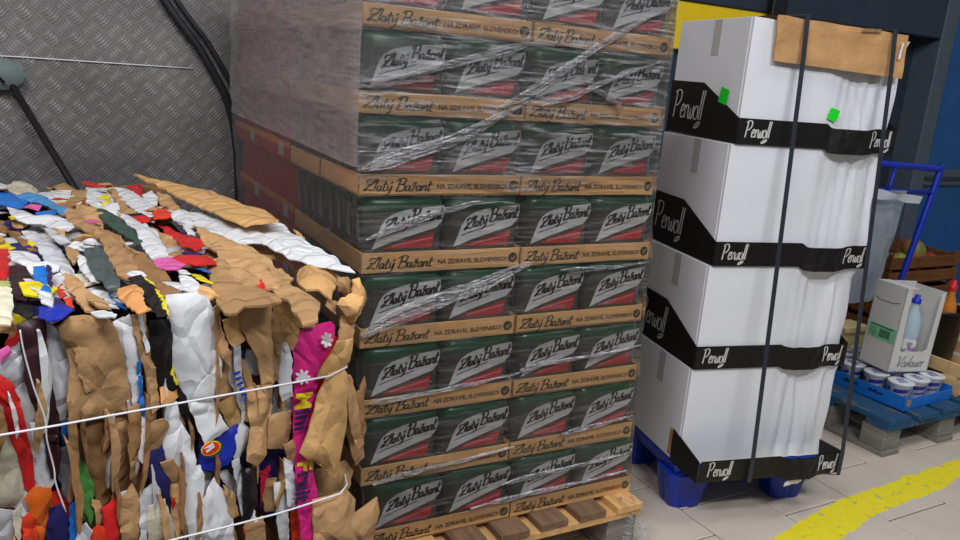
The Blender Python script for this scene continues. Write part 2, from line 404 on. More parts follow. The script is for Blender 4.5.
rstk_me = MB().box(-RW/2-.0014, -RW/2, -.11, -.06, .008, .044).mesh('white_sticker', M_lab)
def red_tray(loc, label):
    r = empty('red_can_tray', loc); tag(r, label, 'can tray', 'red can trays at the back of the wrapped pallet')
    linkm('tray', rtray_me, r); linkm('red_cans', rpack_me, r, (0, 0, .0045)); linkm('orange_lip', rlip_me, r); linkm('white_sticker', rstk_me, r)
V0 = 1.584
for L_ in range(8):
    u = ROWU[L_]; z = ZP+.001+L_*RH
    beer_tray((u+.201, V0+TD/2, z), f'cardboard tray of green beer packs, front left of stack, {ORD[L_]} layer up', True)
    beer_tray((u+.201+.406, V0+TD/2, z), f'cardboard tray of green beer packs, front right of stack, {ORD[L_]} layer up', True)
    beer_tray((u+.201, V0+TD*1.5+.004, z), f'beer tray behind the front left one, {ORD[L_]} layer up', False)
    for q in range(2):
        red_tray((u+.201, V0+2*TD+.012+RD/2+q*(RD+.004), z), f'red can tray at {"middle" if q == 0 else "far back"} of the left side, {ORD[L_]} layer up')

# ---- stretch film round the stack
def film_mat(name, haze, gloss, streak, white=(.80, .78, .80), sc=9, seed=0, tilt=.25, lo=.45, hi=.75):
    m = bpy.data.materials.new(name); m.use_nodes = True; nt = m.node_tree; N = nt.nodes; L = nt.links
    N.remove(N['Principled BSDF']); out = N['Material Output']
    tc = N.new('ShaderNodeTexCoord'); mp = N.new('ShaderNodeMapping'); L.new(tc.outputs['Object'], mp.inputs[0])
    mp.inputs['Rotation'].default_value = (0, tilt, 0); mp.inputs['Scale'].default_value = (1, 1, 14); mp.inputs['Location'].default_value = (seed, seed, seed)
    n = N.new('ShaderNodeTexNoise'); n.inputs['Scale'].default_value = sc; n.inputs['Detail'].default_value = 6; n.inputs['Roughness'].default_value = .65
    L.new(mp.outputs[0], n.inputs['Vector'])
    r = N.new('ShaderNodeMapRange'); r.inputs[1].default_value = lo; r.inputs[2].default_value = hi; r.inputs[3].default_value = haze; r.inputs[4].default_value = min(1, haze+streak)
    L.new(n.outputs[0], r.inputs[0])
    tr = N.new('ShaderNodeBsdfTransparent'); df = N.new('ShaderNodeBsdfDiffuse'); df.inputs[0].default_value = (*white, 1)
    gl = N.new('ShaderNodeBsdfGlossy'); gl.inputs['Roughness'].default_value = .16; gl.inputs[0].default_value = (1, 1, 1, 1)
    bp = N.new('ShaderNodeBump'); bp.inputs['Strength'].default_value = .8; bp.inputs['Distance'].default_value = .006
    L.new(n.outputs[0], bp.inputs['Height']); L.new(bp.outputs[0], gl.inputs['Normal'])
    m1 = N.new('ShaderNodeMixShader'); L.new(r.outputs[0], m1.inputs[0]); L.new(tr.outputs[0], m1.inputs[1]); L.new(df.outputs[0], m1.inputs[2])
    fr = N.new('ShaderNodeFresnel'); fr.inputs[0].default_value = 1.35; L.new(bp.outputs[0], fr.inputs['Normal'])
    ml = N.new('ShaderNodeMath'); ml.operation = 'MULTIPLY_ADD'; ml.inputs[1].default_value = gloss; ml.inputs[2].default_value = .01; L.new(fr.outputs[0], ml.inputs[0]); ml.use_clamp = True
    m2 = N.new('ShaderNodeMixShader'); L.new(ml.outputs[0], m2.inputs[0]); L.new(m1.outputs[0], m2.inputs[1]); L.new(gl.outputs[0], m2.inputs[2])
    L.new(m2.outputs[0], out.inputs['Surface']); return m
film = empty('stretch_film', (1.0, 2.1, ZP)); tag(film, 'clear wrinkled stretch film wound around the drink stack', 'stretch film')
def row_u(z):
    t = max(0, min(6.999, (z-ZP)/RH)); i = int(t); return ROWU[i]+(ROWU[i+1]-ROWU[i])*(t-i)
FD = 2*TD+.012+2*RD+.006
def film_pt(s, z, off, seed=0):
    """s in 0..4 round the stack: 0-1 front (left to right), 1-2 right, 2-3 back, 3-4 left (back to front)"""
    ul = row_u(z)-.004; ur = ul+.816; vf = V0-.004; vb = V0+FD+.004
    k = int(s) % 4; f = s-int(s)
    P, n = [((ul+(ur-ul)*f, vf), (0, -1)), ((ur, vf+(vb-vf)*f), (1, 0)), ((ur+(ul-ur)*f, vb), (0, 1)), ((ul, vb+(vf-vb)*f), (-1, 0))][k]
    zz = ((z-ZP) % RH)/RH
    sag = -.004*math.sin(PI*max(0, (zz-.27)/.73)) if zz > .27 else 0
    along = s*1.1
    wr = .0035*noise.noise((along*2.2+seed, z*16+along*3, seed))+.0022*noise.noise((along*6, z*55+along*8, 5+seed))
    e = off+sag+abs(wr)*1.2
    return Vector((P[0]+n[0]*e-1.0, P[1]+n[1]*e-2.1, z-ZP))
def film_strip(s0, s1, z0f, z1f, off, ns, nz, seed=0):
    return MB().grid(lambda a, b: film_pt(s0+(s1-s0)*a, (lambda s: z0f(s)+(z1f(s)-z0f(s))*b)(s0+(s1-s0)*a), off, seed), ns, nz)
MF_front = film_mat('film_clear', .0, 1.0, .16, tilt=.18, lo=.5, hi=.8)
MF_left = film_mat('film_hazy', .22, .9, .30, white=(.58, .50, .49), seed=3, tilt=0, lo=.35, hi=.7)
MF_left2 = film_mat('film_thin', .05, .9, .15, white=(.50, .46, .46), seed=5, tilt=0)
film_strip(0, 1, lambda s: ZP+.02, lambda s: 1.56, .003, 70, 150).build('front_wrap', MF_front, film, True)
film_strip(1.0, 3.0, lambda s: ZP+.02, lambda s: 1.56, .003, 40, 60).build('rear_wrap', MF_left2, film, True)
film_strip(3.0, 4.0, lambda s: ZP+.02, lambda s: 1.56, .003, 50, 90).build('side_wrap', MF_left2, film, True)
def zlow(s): return 1.185-.03*(s-3) if s >= 3 else 1.185
film_strip(3.0, 4.0, lambda s: 1.10-.015*(s-3), lambda s: 1.56, .008, 60, 60, 4).build('upper_side_layer', MF_left, film, True)
# extra crumpled film on the upper front, where several turns overlap
MF_mid = film_mat('film_overlap', .01, 1.1, .46, seed=8, tilt=.3, lo=.51, hi=.76)  # white streak colour also stands in for highlights on the film
film_strip(0.0, 1.0, lambda s: 1.05+.02*math.sin(s*9), lambda s: 1.56, .007, 70, 90, 9).build('upper_front_layer', MF_mid, film, True)
# roped bunches of film running diagonally over the front, plus strips painted as highlights
MF_rope = film_mat('film_rope_glint', .02, 1.6, .6, white=(.80, .78, .80), seed=2, sc=22, tilt=.35, lo=.42, hi=.72)
def rope(pix, wd, seed, off=.012):
    m = MB(); P = [at_v(px, py, V0-off) for px, py in pix]; P = crom(P, 10); n = 7
    for k in range(n):
        fr = (k/(n-1)-.5)
        def pt(a, b):
            i = a*(len(P)-1); j = min(int(i), len(P)-2); c = P[j].lerp(P[j+1], i-j)
            t = (P[j+1]-P[j]).normalized(); up = Vector((-t.z, 0, t.x))
            ww = wd*(.35+.9*a)*min(1, .15+3*a, .15+4*(1-a))
            o = up*(ww*(fr+(b-.5)/n*1.3)+.003*noise.noise((a*7, k*3.1, seed)))
            d = -.006*math.sin(b*PI)+.004*noise.noise((a*9, k*1.7, seed+4))
            return c+o+Vector((0, d, 0))-Vector((1.0, 2.1, ZP))
        m.grid(pt, 44, 3)
    return m.build('film_rope_glint', MF_rope, film, True)
rope([(531, 262), (520, 267), (480, 285), (440, 300), (400, 316), (362, 336)], .038, 1)
rope([(668, 8), (640, 22), (600, 45), (560, 72), (530, 92), (500, 108)], .018, 2)
rope([(530, 101), (500, 116), (470, 132), (430, 148), (390, 160), (362, 170)], .028, 3)
rope([(585, 52), (586, 75), (592, 88), (605, 95), (622, 108)], .012, 4)
rope([(366, 82), (410, 74), (450, 64), (500, 52), (530, 44)], .018, 5)
rope([(660, 62), (630, 72), (600, 84), (570, 98), (540, 106)], .010, 6)
for k_, pts_ in enumerate(([(628, 452), (590, 462), (540, 474), (500, 484)], [(626, 470), (580, 482), (530, 493), (470, 508)], [(632, 415), (600, 424), (560, 434)], [(512, 446), (470, 458), (420, 470), (372, 484)], [(640, 345), (590, 356), (540, 364), (520, 370)], [(520, 372), (470, 384), (400, 398), (366, 404)], [(648, 262), (600, 268), (560, 270)], [(360, 152), (400, 150), (440, 144), (470, 138)], [(358, 88), (380, 86), (410, 80), (440, 80)])):
    rope(pts_, .011, 20+k_, .008)  # narrow white strips standing in for highlights on the film
rope([(520, 204), (480, 202), (440, 212), (400, 226), (366, 240)], .014, 7)
MB().tube([at_v(px, py, V0-.008)-Vector((1.0, 2.1, ZP)) for px, py in [(596, 506), (606, 522), (612, 535), (616, 560)]], .006, 6).build('film_tail', MF_rope, film, True)
def tail(a, b):
    p = at_v(622+16*a+10*b*a, 498+50*b, V0-.05); return p+Vector((0, .02*math.sin(a*9+b*4), 0))-Vector((1.0, 2.1, ZP))
MB().grid(tail, 10, 12).build('film_tail', MF_rope, film, True)
# =================================================================== BALE OF SCRAP CARDBOARD
BC = Vector((.4586, 1.276, 0)); BY = .143; BZ = .895; BW, BD = 1.15, 1.28
B1 = Vector((math.cos(BY), math.sin(BY), 0)); B2 = Vector((-math.sin(BY), math.cos(BY), 0))
bale = empty('paper_bale', BC, (0, 0, BY)); tag(bale, 'strapped bale of crushed cardboard and coloured packaging scraps', 'bale')
B_INV = Matrix.Translation(BC) @ Matrix.Rotation(BY, 4, 'Z'); B_INV = B_INV.inverted()
def bale_core():
    bm = bmesh.new(); bmesh.ops.create_cube(bm, size=1)
    for v in bm.verts: v.co = (-BW/2-.03+v.co.x*(BW-.06), BD/2+v.co.y*(BD-.05), .43+v.co.z*.86)
    bmesh.ops.subdivide_edges(bm, edges=bm.edges[:], cuts=22, use_grid_fill=True)
    for v in bm.verts:
        c = v.co; n = noise.noise_vector((c.x*9, c.y*9, c.z*6)); v.co = c+Vector((n.x*.018, n.y*.018, n.z*.016))
        if v.co.z < 0: v.co.z = 0
    me = bpy.data.meshes.new('core'); bm.to_mesh(me); bm.free(); me.materials.append(mat('crushed_core', (92, 66, 44), .9, .5, 22, .6, 30, .1)); return linkm('crushed_core', me, bale)
bale_core()
PAL = {'cb': (184, 143, 100), 'cl': (208, 162, 106), 'cd': (158, 118, 78), 'wh': (226, 226, 228), 'gy': (200, 200, 204), 'cr': (216, 208, 182), 'bl': (32, 118, 210),
       'lb': (74, 148, 206), 'nb': (28, 48, 170), 'nv': (36, 34, 92), 'rd': (206, 36, 34), 'or': (226, 104, 32), 'ol': (228, 160, 96), 'rr': (228, 62, 30), 'pk': (226, 40, 134), 'lp': (228, 100, 170),
       'ye': (232, 210, 30), 'gn': (56, 82, 68), 'gd': (74, 84, 82), 'gr': (84, 148, 72), 'dk': (26, 20, 22), 'mr': (52, 24, 30), 'lm': (180, 190, 110), 'gg': (112, 116, 124), 'cs': (204, 28, 72), 'pp': (52, 32, 84)}
SMAT = {}
for k, c in PAL.items():
    crd = k in ('cb', 'cl', 'cd', 'cr')
    SMAT[k] = mat('scrap_'+{'cb': 'kraft', 'cl': 'light_kraft', 'cd': 'dark_kraft'}.get(k, k), c, .85 if crd else .42, .12 if crd else .07, 16, .3 if crd else .15, 45, .2 if crd else .45)
def crease(m, strength, sc, spread):
    nt = m.node_tree; N = nt.nodes; L = nt.links; b = N['Principled BSDF']
    tc = N.new('ShaderNodeTexCoord'); nz = N.new('ShaderNodeTexNoise'); nz.inputs['Scale'].default_value = 7; L.new(tc.outputs['Object'], nz.inputs['Vector'])
    mx = N.new('ShaderNodeMix'); mx.data_type = 'VECTOR'; mx.inputs[0].default_value = .12; mpp = N.new('ShaderNodeMapping'); mpp.inputs['Scale'].default_value = (1.15, 1, .5); L.new(tc.outputs['Object'], mpp.inputs[0]); L.new(mpp.outputs[0], mx.inputs[4]); L.new(nz.outputs['Color'], mx.inputs[5])
    vo = N.new('ShaderNodeTexVoronoi'); vo.feature = 'DISTANCE_TO_EDGE'; vo.inputs['Scale'].default_value = sc; L.new(mx.outputs[1], vo.inputs['Vector'])
    mr = N.new('ShaderNodeMapRange'); mr.inputs[1].default_value = 0; mr.inputs[2].default_value = .16; L.new(vo.outputs['Distance'], mr.inputs[0])
    bp = N.new('ShaderNodeBump'); bp.inputs['Strength'].default_value = strength; bp.inputs['Distance'].default_value = .008; L.new(mr.outputs[0], bp.inputs['Height'])
    old = b.inputs['Normal'].links
    if old: L.new(old[0].from_socket, bp.inputs['Normal'])
    L.new(bp.outputs[0], b.inputs['Normal'])
    oi = N.new('ShaderNodeObjectInfo'); r2 = N.new('ShaderNodeMapRange'); r2.inputs[3].default_value = 1-spread; r2.inputs[4].default_value = 1+spread*.7; L.new(oi.outputs['Random'], r2.inputs[0])
    src = b.inputs['Base Color'].links[0].from_socket; hs = N.new('ShaderNodeHueSaturation'); L.new(src, hs.inputs['Color']); L.new(r2.outputs[0], hs.inputs['Value']); L.new(hs.outputs[0], b.inputs['Base Color'])
for k, m_ in SMAT.items():
    card_ = k in ('cb', 'cl', 'cd', 'cr')
    crease(m_, .6 if card_ else .5, 13 if card_ else 17, .24 if card_ else .07)
NAMES = {'cb': 'cardboard_scrap', 'cl': 'cardboard_scrap', 'cd': 'cardboard_scrap', 'cr': 'carton_scrap'}
def pin(p, poly):
    x, y = p; c = False; j = len(poly)-1
    for i in range(len(poly)):
        xi, yi = poly[i]; xj, yj = poly[j]
        if (yi > y) != (yj > y) and x < (xj-xi)*(y-yi)/(yj-yi)+xi: c = not c
        j = i
    return c
def sheet(poly2, to3, nrm, m, seed, crum=.006, pillow=.010, thick=.003, fold='z', res=.016, sm=False):
    """crumpled sheet: outline in its own plane (metres) -> triangulated, creased, pillowed, given thickness"""
    P = [Vector(p) for p in poly2]; out = []
    for i in range(len(P)):
        a, b = P[i], P[(i+1) % len(P)]; n = max(1, int((b-a).length/res))
        for k in range(n):
            q = a.lerp(b, k/n); 
            jit = 0 if k == 0 else .0018
            out.append(q+Vector((random.uniform(-jit, jit), random.uniform(-jit, jit))))
    xs = [p.x for p in out]; ys = [p.y for p in out]; pts = list(out); tp = [(p.x, p.y) for p in out]
    def edge_d(x, y):
        q = Vector((x, y)); best = 9
        for i in range(len(P)):
            a, b = P[i], P[(i+1) % len(P)]; ab = b-a; t = max(0, min(1, (q-a).dot(ab)/max(1e-9, ab.length_squared)))
            best = min(best, (a+ab*t-q).length)
        return best
    y = min(ys); row = 0
    while y < max(ys):
        x = min(xs)+(res/2 if row % 2 else 0)
        while x < max(xs):
            if pin((x, y), tp) and edge_d(x, y) > res*.5: pts.append(Vector((x, y)))
            x += res
        y += res*.87; row += 1
    r = geometry.delaunay_2d_cdt(pts, [(i, (i+1) % len(out)) for i in range(len(out))], [], 1, 1e-6)
    V2, FS = r[0], [tuple(f) for f in r[2]]
    ed = {}
    for f in FS:
        for i in range(len(f)):
            a, b = f[i], f[(i+1) % len(f)]; ed[(a, b)] = 1
    rad = max(.010, min(.028, .5*min(max(xs)-min(xs), max(ys)-min(ys))))
    rs = random.Random(seed); cxm, cym = sum(xs)/len(xs), sum(ys)/len(ys); tm = .012/max(.03, max(xs)-min(xs)); tn = .012/max(.03, max(ys)-min(ys))
    tilt = (rs.uniform(-tm, tm), rs.uniform(-tn, tn))
    top = []
    for v in V2:
        d = min(1, edge_d(v.x, v.y)/rad)
        s1 = noise.noise((v.x*(22 if fold == 'z' else 9)+seed*3.1, v.y*(7 if fold == 'z' else 24), seed))
        s2 = abs(noise.noise((v.x*28+seed, v.y*20, seed*1.7+9)))
        s3 = 1-2*abs(noise.noise((v.x*34+seed*2, v.y*13, seed+31)))
        h = pillow*(1-(1-d)**2)+crum*(s1*.9-.8*s2+.45*s3)+tilt[0]*(v.x-cxm)+tilt[1]*(v.y-cym)
        top.append(to3(v.x, v.y)+nrm*h)
    n = len(top); vs = top+[p-nrm*thick for p in top]
    fs = FS+[tuple(i+n for i in reversed(f)) for f in FS]
    for (a, b) in ed:
        if (b, a) not in ed: fs.append((b, a, a+n, b+n))
    return vs, fs
PLACED = {'F': [], 'T': []}
NB = -B2
def scrap(face, col, pix, crum=None, pillow=None, off=None, name=None, label=None, lift=0):
    if off is None:
        mx, my = sum(p[0] for p in pix)/len(pix), sum(p[1] for p in pix)/len(pix); gx, gy = (1.10, 1.14) if face == 'T' else (1.06, 1.04)
        pix = [(mx+(x-mx)*gx, my+(y-my)*gy) for x, y in pix]
    pl = PLACED[face]; cx = [p[0] for p in pix]; cy = [p[1] for p in pix]
    lay = 0
    for bb, poly, l in pl:
        if bb[0] < max(cx) and bb[1] > min(cx) and bb[2] < max(cy) and bb[3] > min(cy):
            hit = any(pin(p, poly) for p in pix) or any(pin(p, pix) for p in poly)
            if hit: lay = max(lay, l+1)
    lay = min(lay, 5); pl.append(((min(cx), max(cx), min(cy), max(cy)), pix, lay))
    o = (.006+lay*.0055 if off is None else off)
    if face == 'F':
        P0 = BC+NB*o; n = NB
        q = [on_plane(px, py, P0, n)-P0 for px, py in pix]; p2 = [(v.dot(B1), v.z) for v in q]
        to3 = lambda a, b: B_INV @ (P0+B1*a+Vector((0, 0, b)))
    else:
        P0 = BC+Vector((0, 0, BZ+o)); n = Vector((0, 0, 1))
        q = [on_plane(px, py, P0, n)-P0 for px, py in pix]; p2 = [(v.dot(B1), v.dot(B2)) for v in q]
        to3 = lambda a, b: B_INV @ (P0+B1*a+B2*b)
    seed = len(pl)*1.37+(50 if face == 'T' else 0)
    nl = B_INV.to_3x3() @ n
    card = col in ('cb', 'cl', 'cd')
    size = math.sqrt(max(1e-6, (max(a for a, b in p2)-min(a for a, b in p2))*(max(b for a, b in p2)-min(b for a, b in p2))))
    cr_ = crum if crum is not None else (min(.012, size*.10) if card else min(.006, size*.055)); pw = pillow if pillow is not None else (min(.010, size*.08) if face == 'F' else min(.006, size*.05))
    vs, fs = sheet(p2, to3, nl, None, seed, cr_, pw, .004 if card else .0022, 'z' if face == 'F' else 'x', max(.007, min(.016, size/9)))
    if lift:
        xs = [v.y for v in vs]; y0, y1 = min(xs), max(xs)
        vs = [v+Vector((0, 0, lift*((v.y-y0)/(y1-y0))**1.5)) for v in vs]
    ob = link(name or NAMES.get(col, 'packaging_scrap'), vs, fs, SMAT[col], bale)
    if label: ob['label'] = label
    smooth_edges(ob, 28 if card else 38)
    return ob
# ---- filler sheets everywhere on the front, top, right side (random), then the traced ones over them
def filler(face, a, b, w_, h_, col, o):
    ang = random.uniform(-.35, .35); c, s = math.cos(ang), math.sin(ang)
    k = random.randint(5, 7); p2 = []
    for i in range(k):
        t = 2*PI*i/k+random.uniform(-.3, .3); p = (w_/2*math.cos(t), h_/2*math.sin(t)); p2.append((a+p[0]*c-p[1]*s, b+p[0]*s+p[1]*c))
    if face == 'F': n = Vector((0, -1, 0)); to3 = lambda x, y: Vector((x, -o, y))
    elif face == 'T': n = Vector((0, 0, 1)); to3 = lambda x, y: Vector((x, y, BZ+o))
    else: n = Vector((1, 0, 0)); to3 = lambda x, y: Vector((-.045+o, x, y))
    vs, fs = sheet(p2, to3, n, None, random.uniform(0, 99), .010, .006, .003, 'z' if face != 'T' else 'x', .022)
    ob = link(NAMES.get(col, 'packaging_scrap'), vs, fs, SMAT[col], bale); smooth_edges(ob, 30)
fc = ['cb', 'cb', 'cd', 'cl', 'wh', 'gy', 'cb', 'cr', 'rd', 'nv', 'dk', 'cb']
for i in range(44):
    filler('F', -random.uniform(.03, BW-.05), random.uniform(.12, BZ-.10), random.uniform(.06, .12), random.uniform(.2, .34), random.choice(fc), random.uniform(-.012, .0))
for i in range(80):
    filler('T', -random.uniform(.05, BW-.06), random.uniform(.06, BD-.08), random.uniform(.16, .28), random.uniform(.12, .2), random.choice(fc+['wh', 'wh', 'gy', 'wh', 'wh', 'gy', 'wh', 'cr']), random.uniform(-.004, .004))
for i in range(20):
    filler('R', random.uniform(.06, BD-.08), random.uniform(.12, BZ-.14), random.uniform(.08, .16), random.uniform(.2, .32), random.choice(fc[:8]), random.uniform(-.01, .012))
TOPS = [
 ('wh', [(0,182),(8,186),(6,192),(0,193)]), ('cr', [(7,188),(16,183),(30,184),(37,189),(33,193),(18,194),(8,192)]), ('bl', [(-6,190),(12,194),(28,201),(20,207),(12,206),(-6,203)]),
 ('cb', [(48,186),(66,187),(85,192),(92,197),(84,203),(70,196),(60,191)]), ('lb', [(14,196),(30,193),(45,197),(55,204),(68,211),(73,213),(64,217),(52,209),(40,203),(25,199)]),
 ('cr', [(52,193),(62,196),(65,201),(61,204),(54,199)]), ('cb', [(78,209),(90,210),(102,218),(102,230),(88,222),(75,216)]), ('cb', [(66,216),(73,214),(100,230),(104,238),(80,227),(68,220)]),
 ('wh', [(10,208),(30,212),(38,218),(52,217),(64,219),(72,226),(66,232),(50,226),(40,222),(28,222),(16,219)]), ('bl', [(36,212),(50,211),(56,213),(48,218),(38,215)]),
 ('cd', [(-5,218),(8,222),(20,234),(36,250),(28,250),(14,238),(-5,228)]), ('ye', [(9,214),(14,215),(15,220),(11,221)]), ('wh', [(16,224),(30,225),(44,234),(50,243),(48,250),(36,248),(26,238)]),
 ('gy', [(50,226),(64,232),(70,240),(60,244),(52,240),(46,232)]), ('cb', [(48,229),(60,228),(64,232),(56,236)]), ('wh', [(74,232),(84,231),(98,238),(104,248),(98,252),(86,252),(78,246)]),
 ('ye', [(29,239),(35,243),(33,246),(28,243)]), ('ye', [(-4,242),(10,243),(17,248),(8,250),(-4,251)]), ('rd', [(84,182),(100,183),(113,186),(113,189),(100,189),(86,187)]),
 ('wh', [(88,190),(105,190),(114,198),(120,209),(120,213),(108,212),(96,207),(88,204)]), ('ye', [(95,199),(108,197),(110,204),(104,207),(96,203)]), ('cb', [(108,190),(118,193),(126,204),(138,214),(130,219),(121,213),(116,201)]),
 ('rd', [(128,188),(140,188),(148,198),(138,196)]), ('wh', [(118,191),(130,193),(146,201),(153,207),(158,213),(152,220),(142,214),(130,207),(122,200)]), ('wh', [(143,195),(152,194),(158,199),(156,203),(147,201)]),
 ('rr', [(153,208),(165,211),(174,217),(164,219),(154,218)]), ('cb', [(158,194),(172,200),(180,208),(170,208),(160,202)]), ('wh', [(166,208),(190,216),(192,226),(180,222),(172,216)]), ('cb', [(140,224),(158,230),(176,242),(184,252),(166,252),(160,240),(148,230)]),
 ('rd', [(160,226),(172,229),(188,237),(192,248),(182,246),(172,238)]), ('wh', [(178,236),(186,238),(190,244),(184,244)]), ('gn', [(95,211),(112,213),(128,224),(134,231),(141,240),(136,244),(126,238),(112,228),(100,218)]),
 ('wh', [(118,214),(132,217),(144,225),(138,229),(128,226)]), ('cb', [(90,224),(104,228),(118,236),(130,248),(120,252),(106,244),(92,232)]), ('wh', [(136,230),(146,228),(158,236),(166,250),(166,258),(154,257),(146,250),(140,240)]),
 ('cb', [(104,246),(116,246),(128,254),(138,266),(132,278),(118,274),(108,258)]), ('wh', [(180,215),(200,216),(225,222),(245,229),(262,234),(258,240),(240,241),(215,237),(197,230),(182,223)]),
 ('wh', [(183,225),(192,228),(195,236),(188,234)]), ('rd', [(176,235),(186,234),(200,240),(204,246),(196,250),(182,246)]), ('cb', [(197,230),(215,237),(245,246),(262,254),(272,264),(255,272),(240,268),(222,258),(205,243)]),
 ('wh', [(247,228),(282,225),(290,233),(310,246),(330,256),(350,272),(330,268),(306,262),(290,256),(272,246),(262,240)]), ('rd', [(-5,250),(8,250),(11,258),(10,272),(4,278),(-5,278)]), ('wh', [(10,254),(26,250),(38,258),(40,266),(28,268),(14,264)]),
 ('gy', [(36,246),(52,244),(64,254),(74,270),(70,275),(58,268),(46,262),(40,254)]), ('mr', [(12,268),(24,270),(30,278),(32,292),(26,297),(14,294),(8,286)]), ('wh', [(24,278),(36,276),(40,284),(38,294),(30,292)]),
 ('wh', [(48,274),(60,272),(66,278),(62,288),(54,290)]), ('bl', [(34,272),(44,270),(49,276),(50,288),(47,294),(38,291),(35,280)]), ('wh', [(38,292),(50,290),(56,302),(54,308),(42,306)]),
 ('pp', [(47,268),(52,272),(52,282),(48,281)]), ('rr', [(54,290),(62,284),(66,294),(60,298)]), ('pp', [(54,296),(64,302),(74,308),(66,312),(56,306)]), ('rr', [(64,300),(70,298),(74,305),(70,307)]),
 ('cb', [(66,250),(76,248),(80,256),(74,262),(68,258)]), ('wh', [(78,256),(88,262),(96,274),(98,280),(90,278),(80,266)]), ('gd', [(86,254),(98,250),(108,258),(118,276),(118,286),(108,284),(96,276),(90,268)]),
 ('cb', [(66,276),(76,278),(86,290),(100,304),(96,308),(84,306),(74,296),(66,286)]), ('wh', [(88,283),(104,288),(112,298),(118,308),(110,306),(100,294)]), ('bl', [(108,290),(116,300),(128,308),(126,311),(118,308)]), ('cb', [(88,290),(100,296),(110,308),(98,309),(88,302)]),
 ('cd', [(126,252),(146,262),(160,270),(172,282),(178,292),(164,296),(152,286),(140,276)]), ('wh', [(122,264),(132,267),(146,276),(136,278),(126,274)]), ('lp', [(153,260),(164,257),(178,260),(185,266),(176,272),(166,271),(158,266)]),
 ('rd', [(165,256),(180,254),(200,254),(216,260),(214,266),(200,267),(186,263),(172,260)]), ('wh', [(176,268),(184,266),(190,276),(180,276)]), ('dk', [(130,281),(142,279),(152,286),(162,298),(166,312),(156,312),(148,300),(138,290)]),
 ('ye', [(143,281),(152,285),(164,300),(168,312),(160,310),(154,296),(146,288)]), ('ol', [(119,288),(134,288),(142,294),(144,306),(150,312),(138,312),(128,304),(120,296)]), ('wh', [(160,282),(176,280),(192,284),(192,294),(180,292),(170,288)]),
 ('nb', [(168,297),(178,291),(190,294),(192,297),(174,298)]), ('wh', [(92,310),(104,310),(116,316),(114,320),(98,316)]), ('cb', [(200,254),(216,258),(232,266),(250,275),(258,284),(246,286),(230,278),(214,270)]),
 ('wh', [(180,276),(192,278),(204,288),(198,296),(184,294)]), ('cl', [(196,284),(208,284),(218,296),(206,300),(198,292)]), ('bl', [(197,268),(208,266),(211,274),(204,275)]), ('ye', [(192,274),(200,272),(213,283),(212,285),(200,283)]),
 ('cb', [(210,268),(222,272),(240,284),(262,290),(278,302),(262,306),(244,304),(230,310),(220,302),(214,286)]), ('wh', [(230,275),(241,272),(246,276),(240,279)]), ('cb', [(246,276),(262,272),(280,282),(280,290),(264,288),(252,282)]),
 ('rd', [(254,284),(262,284),(266,290),(262,292),(256,288)]), ('cb', [(262,266),(274,268),(292,280),(284,286),(268,276)]), ('nb', [(40,306),(52,304),(66,309),(72,312),(60,318),(48,320),(40,314)]), ('lm', [(-3,282),(8,280),(10,284),(4,288),(-3,288)]),
 ('cr', [(-4,290),(10,290),(13,304),(10,318),(-4,320)]), ('dk', [(16,302),(28,301),(32,310),(32,320),(22,320),(15,312)]), ('cb', [(270,272),(284,280),(300,292),(318,302),(316,316),(302,318),(288,300),(276,294)]),
]
for c, p in TOPS: scrap('T', c, p)
scrap('T', 'cl', [(133,171),(150,176),(180,184),(215,194),(245,207),(265,214),(279,225),(262,226),(245,227),(232,222),(210,212),(194,204),(180,197),(160,185),(145,178)], off=.055, crum=.004, pillow=.004)
scrap('T', 'cl', [(293,231),(298,233),(314,248),(310,249)], off=.03)
scrap('T', 'cl', [(297,276),(302,265),(320,268),(339,275),(336,286),(331,298),(318,290),(306,291),(298,286)], off=.014, pillow=.016, crum=.008)
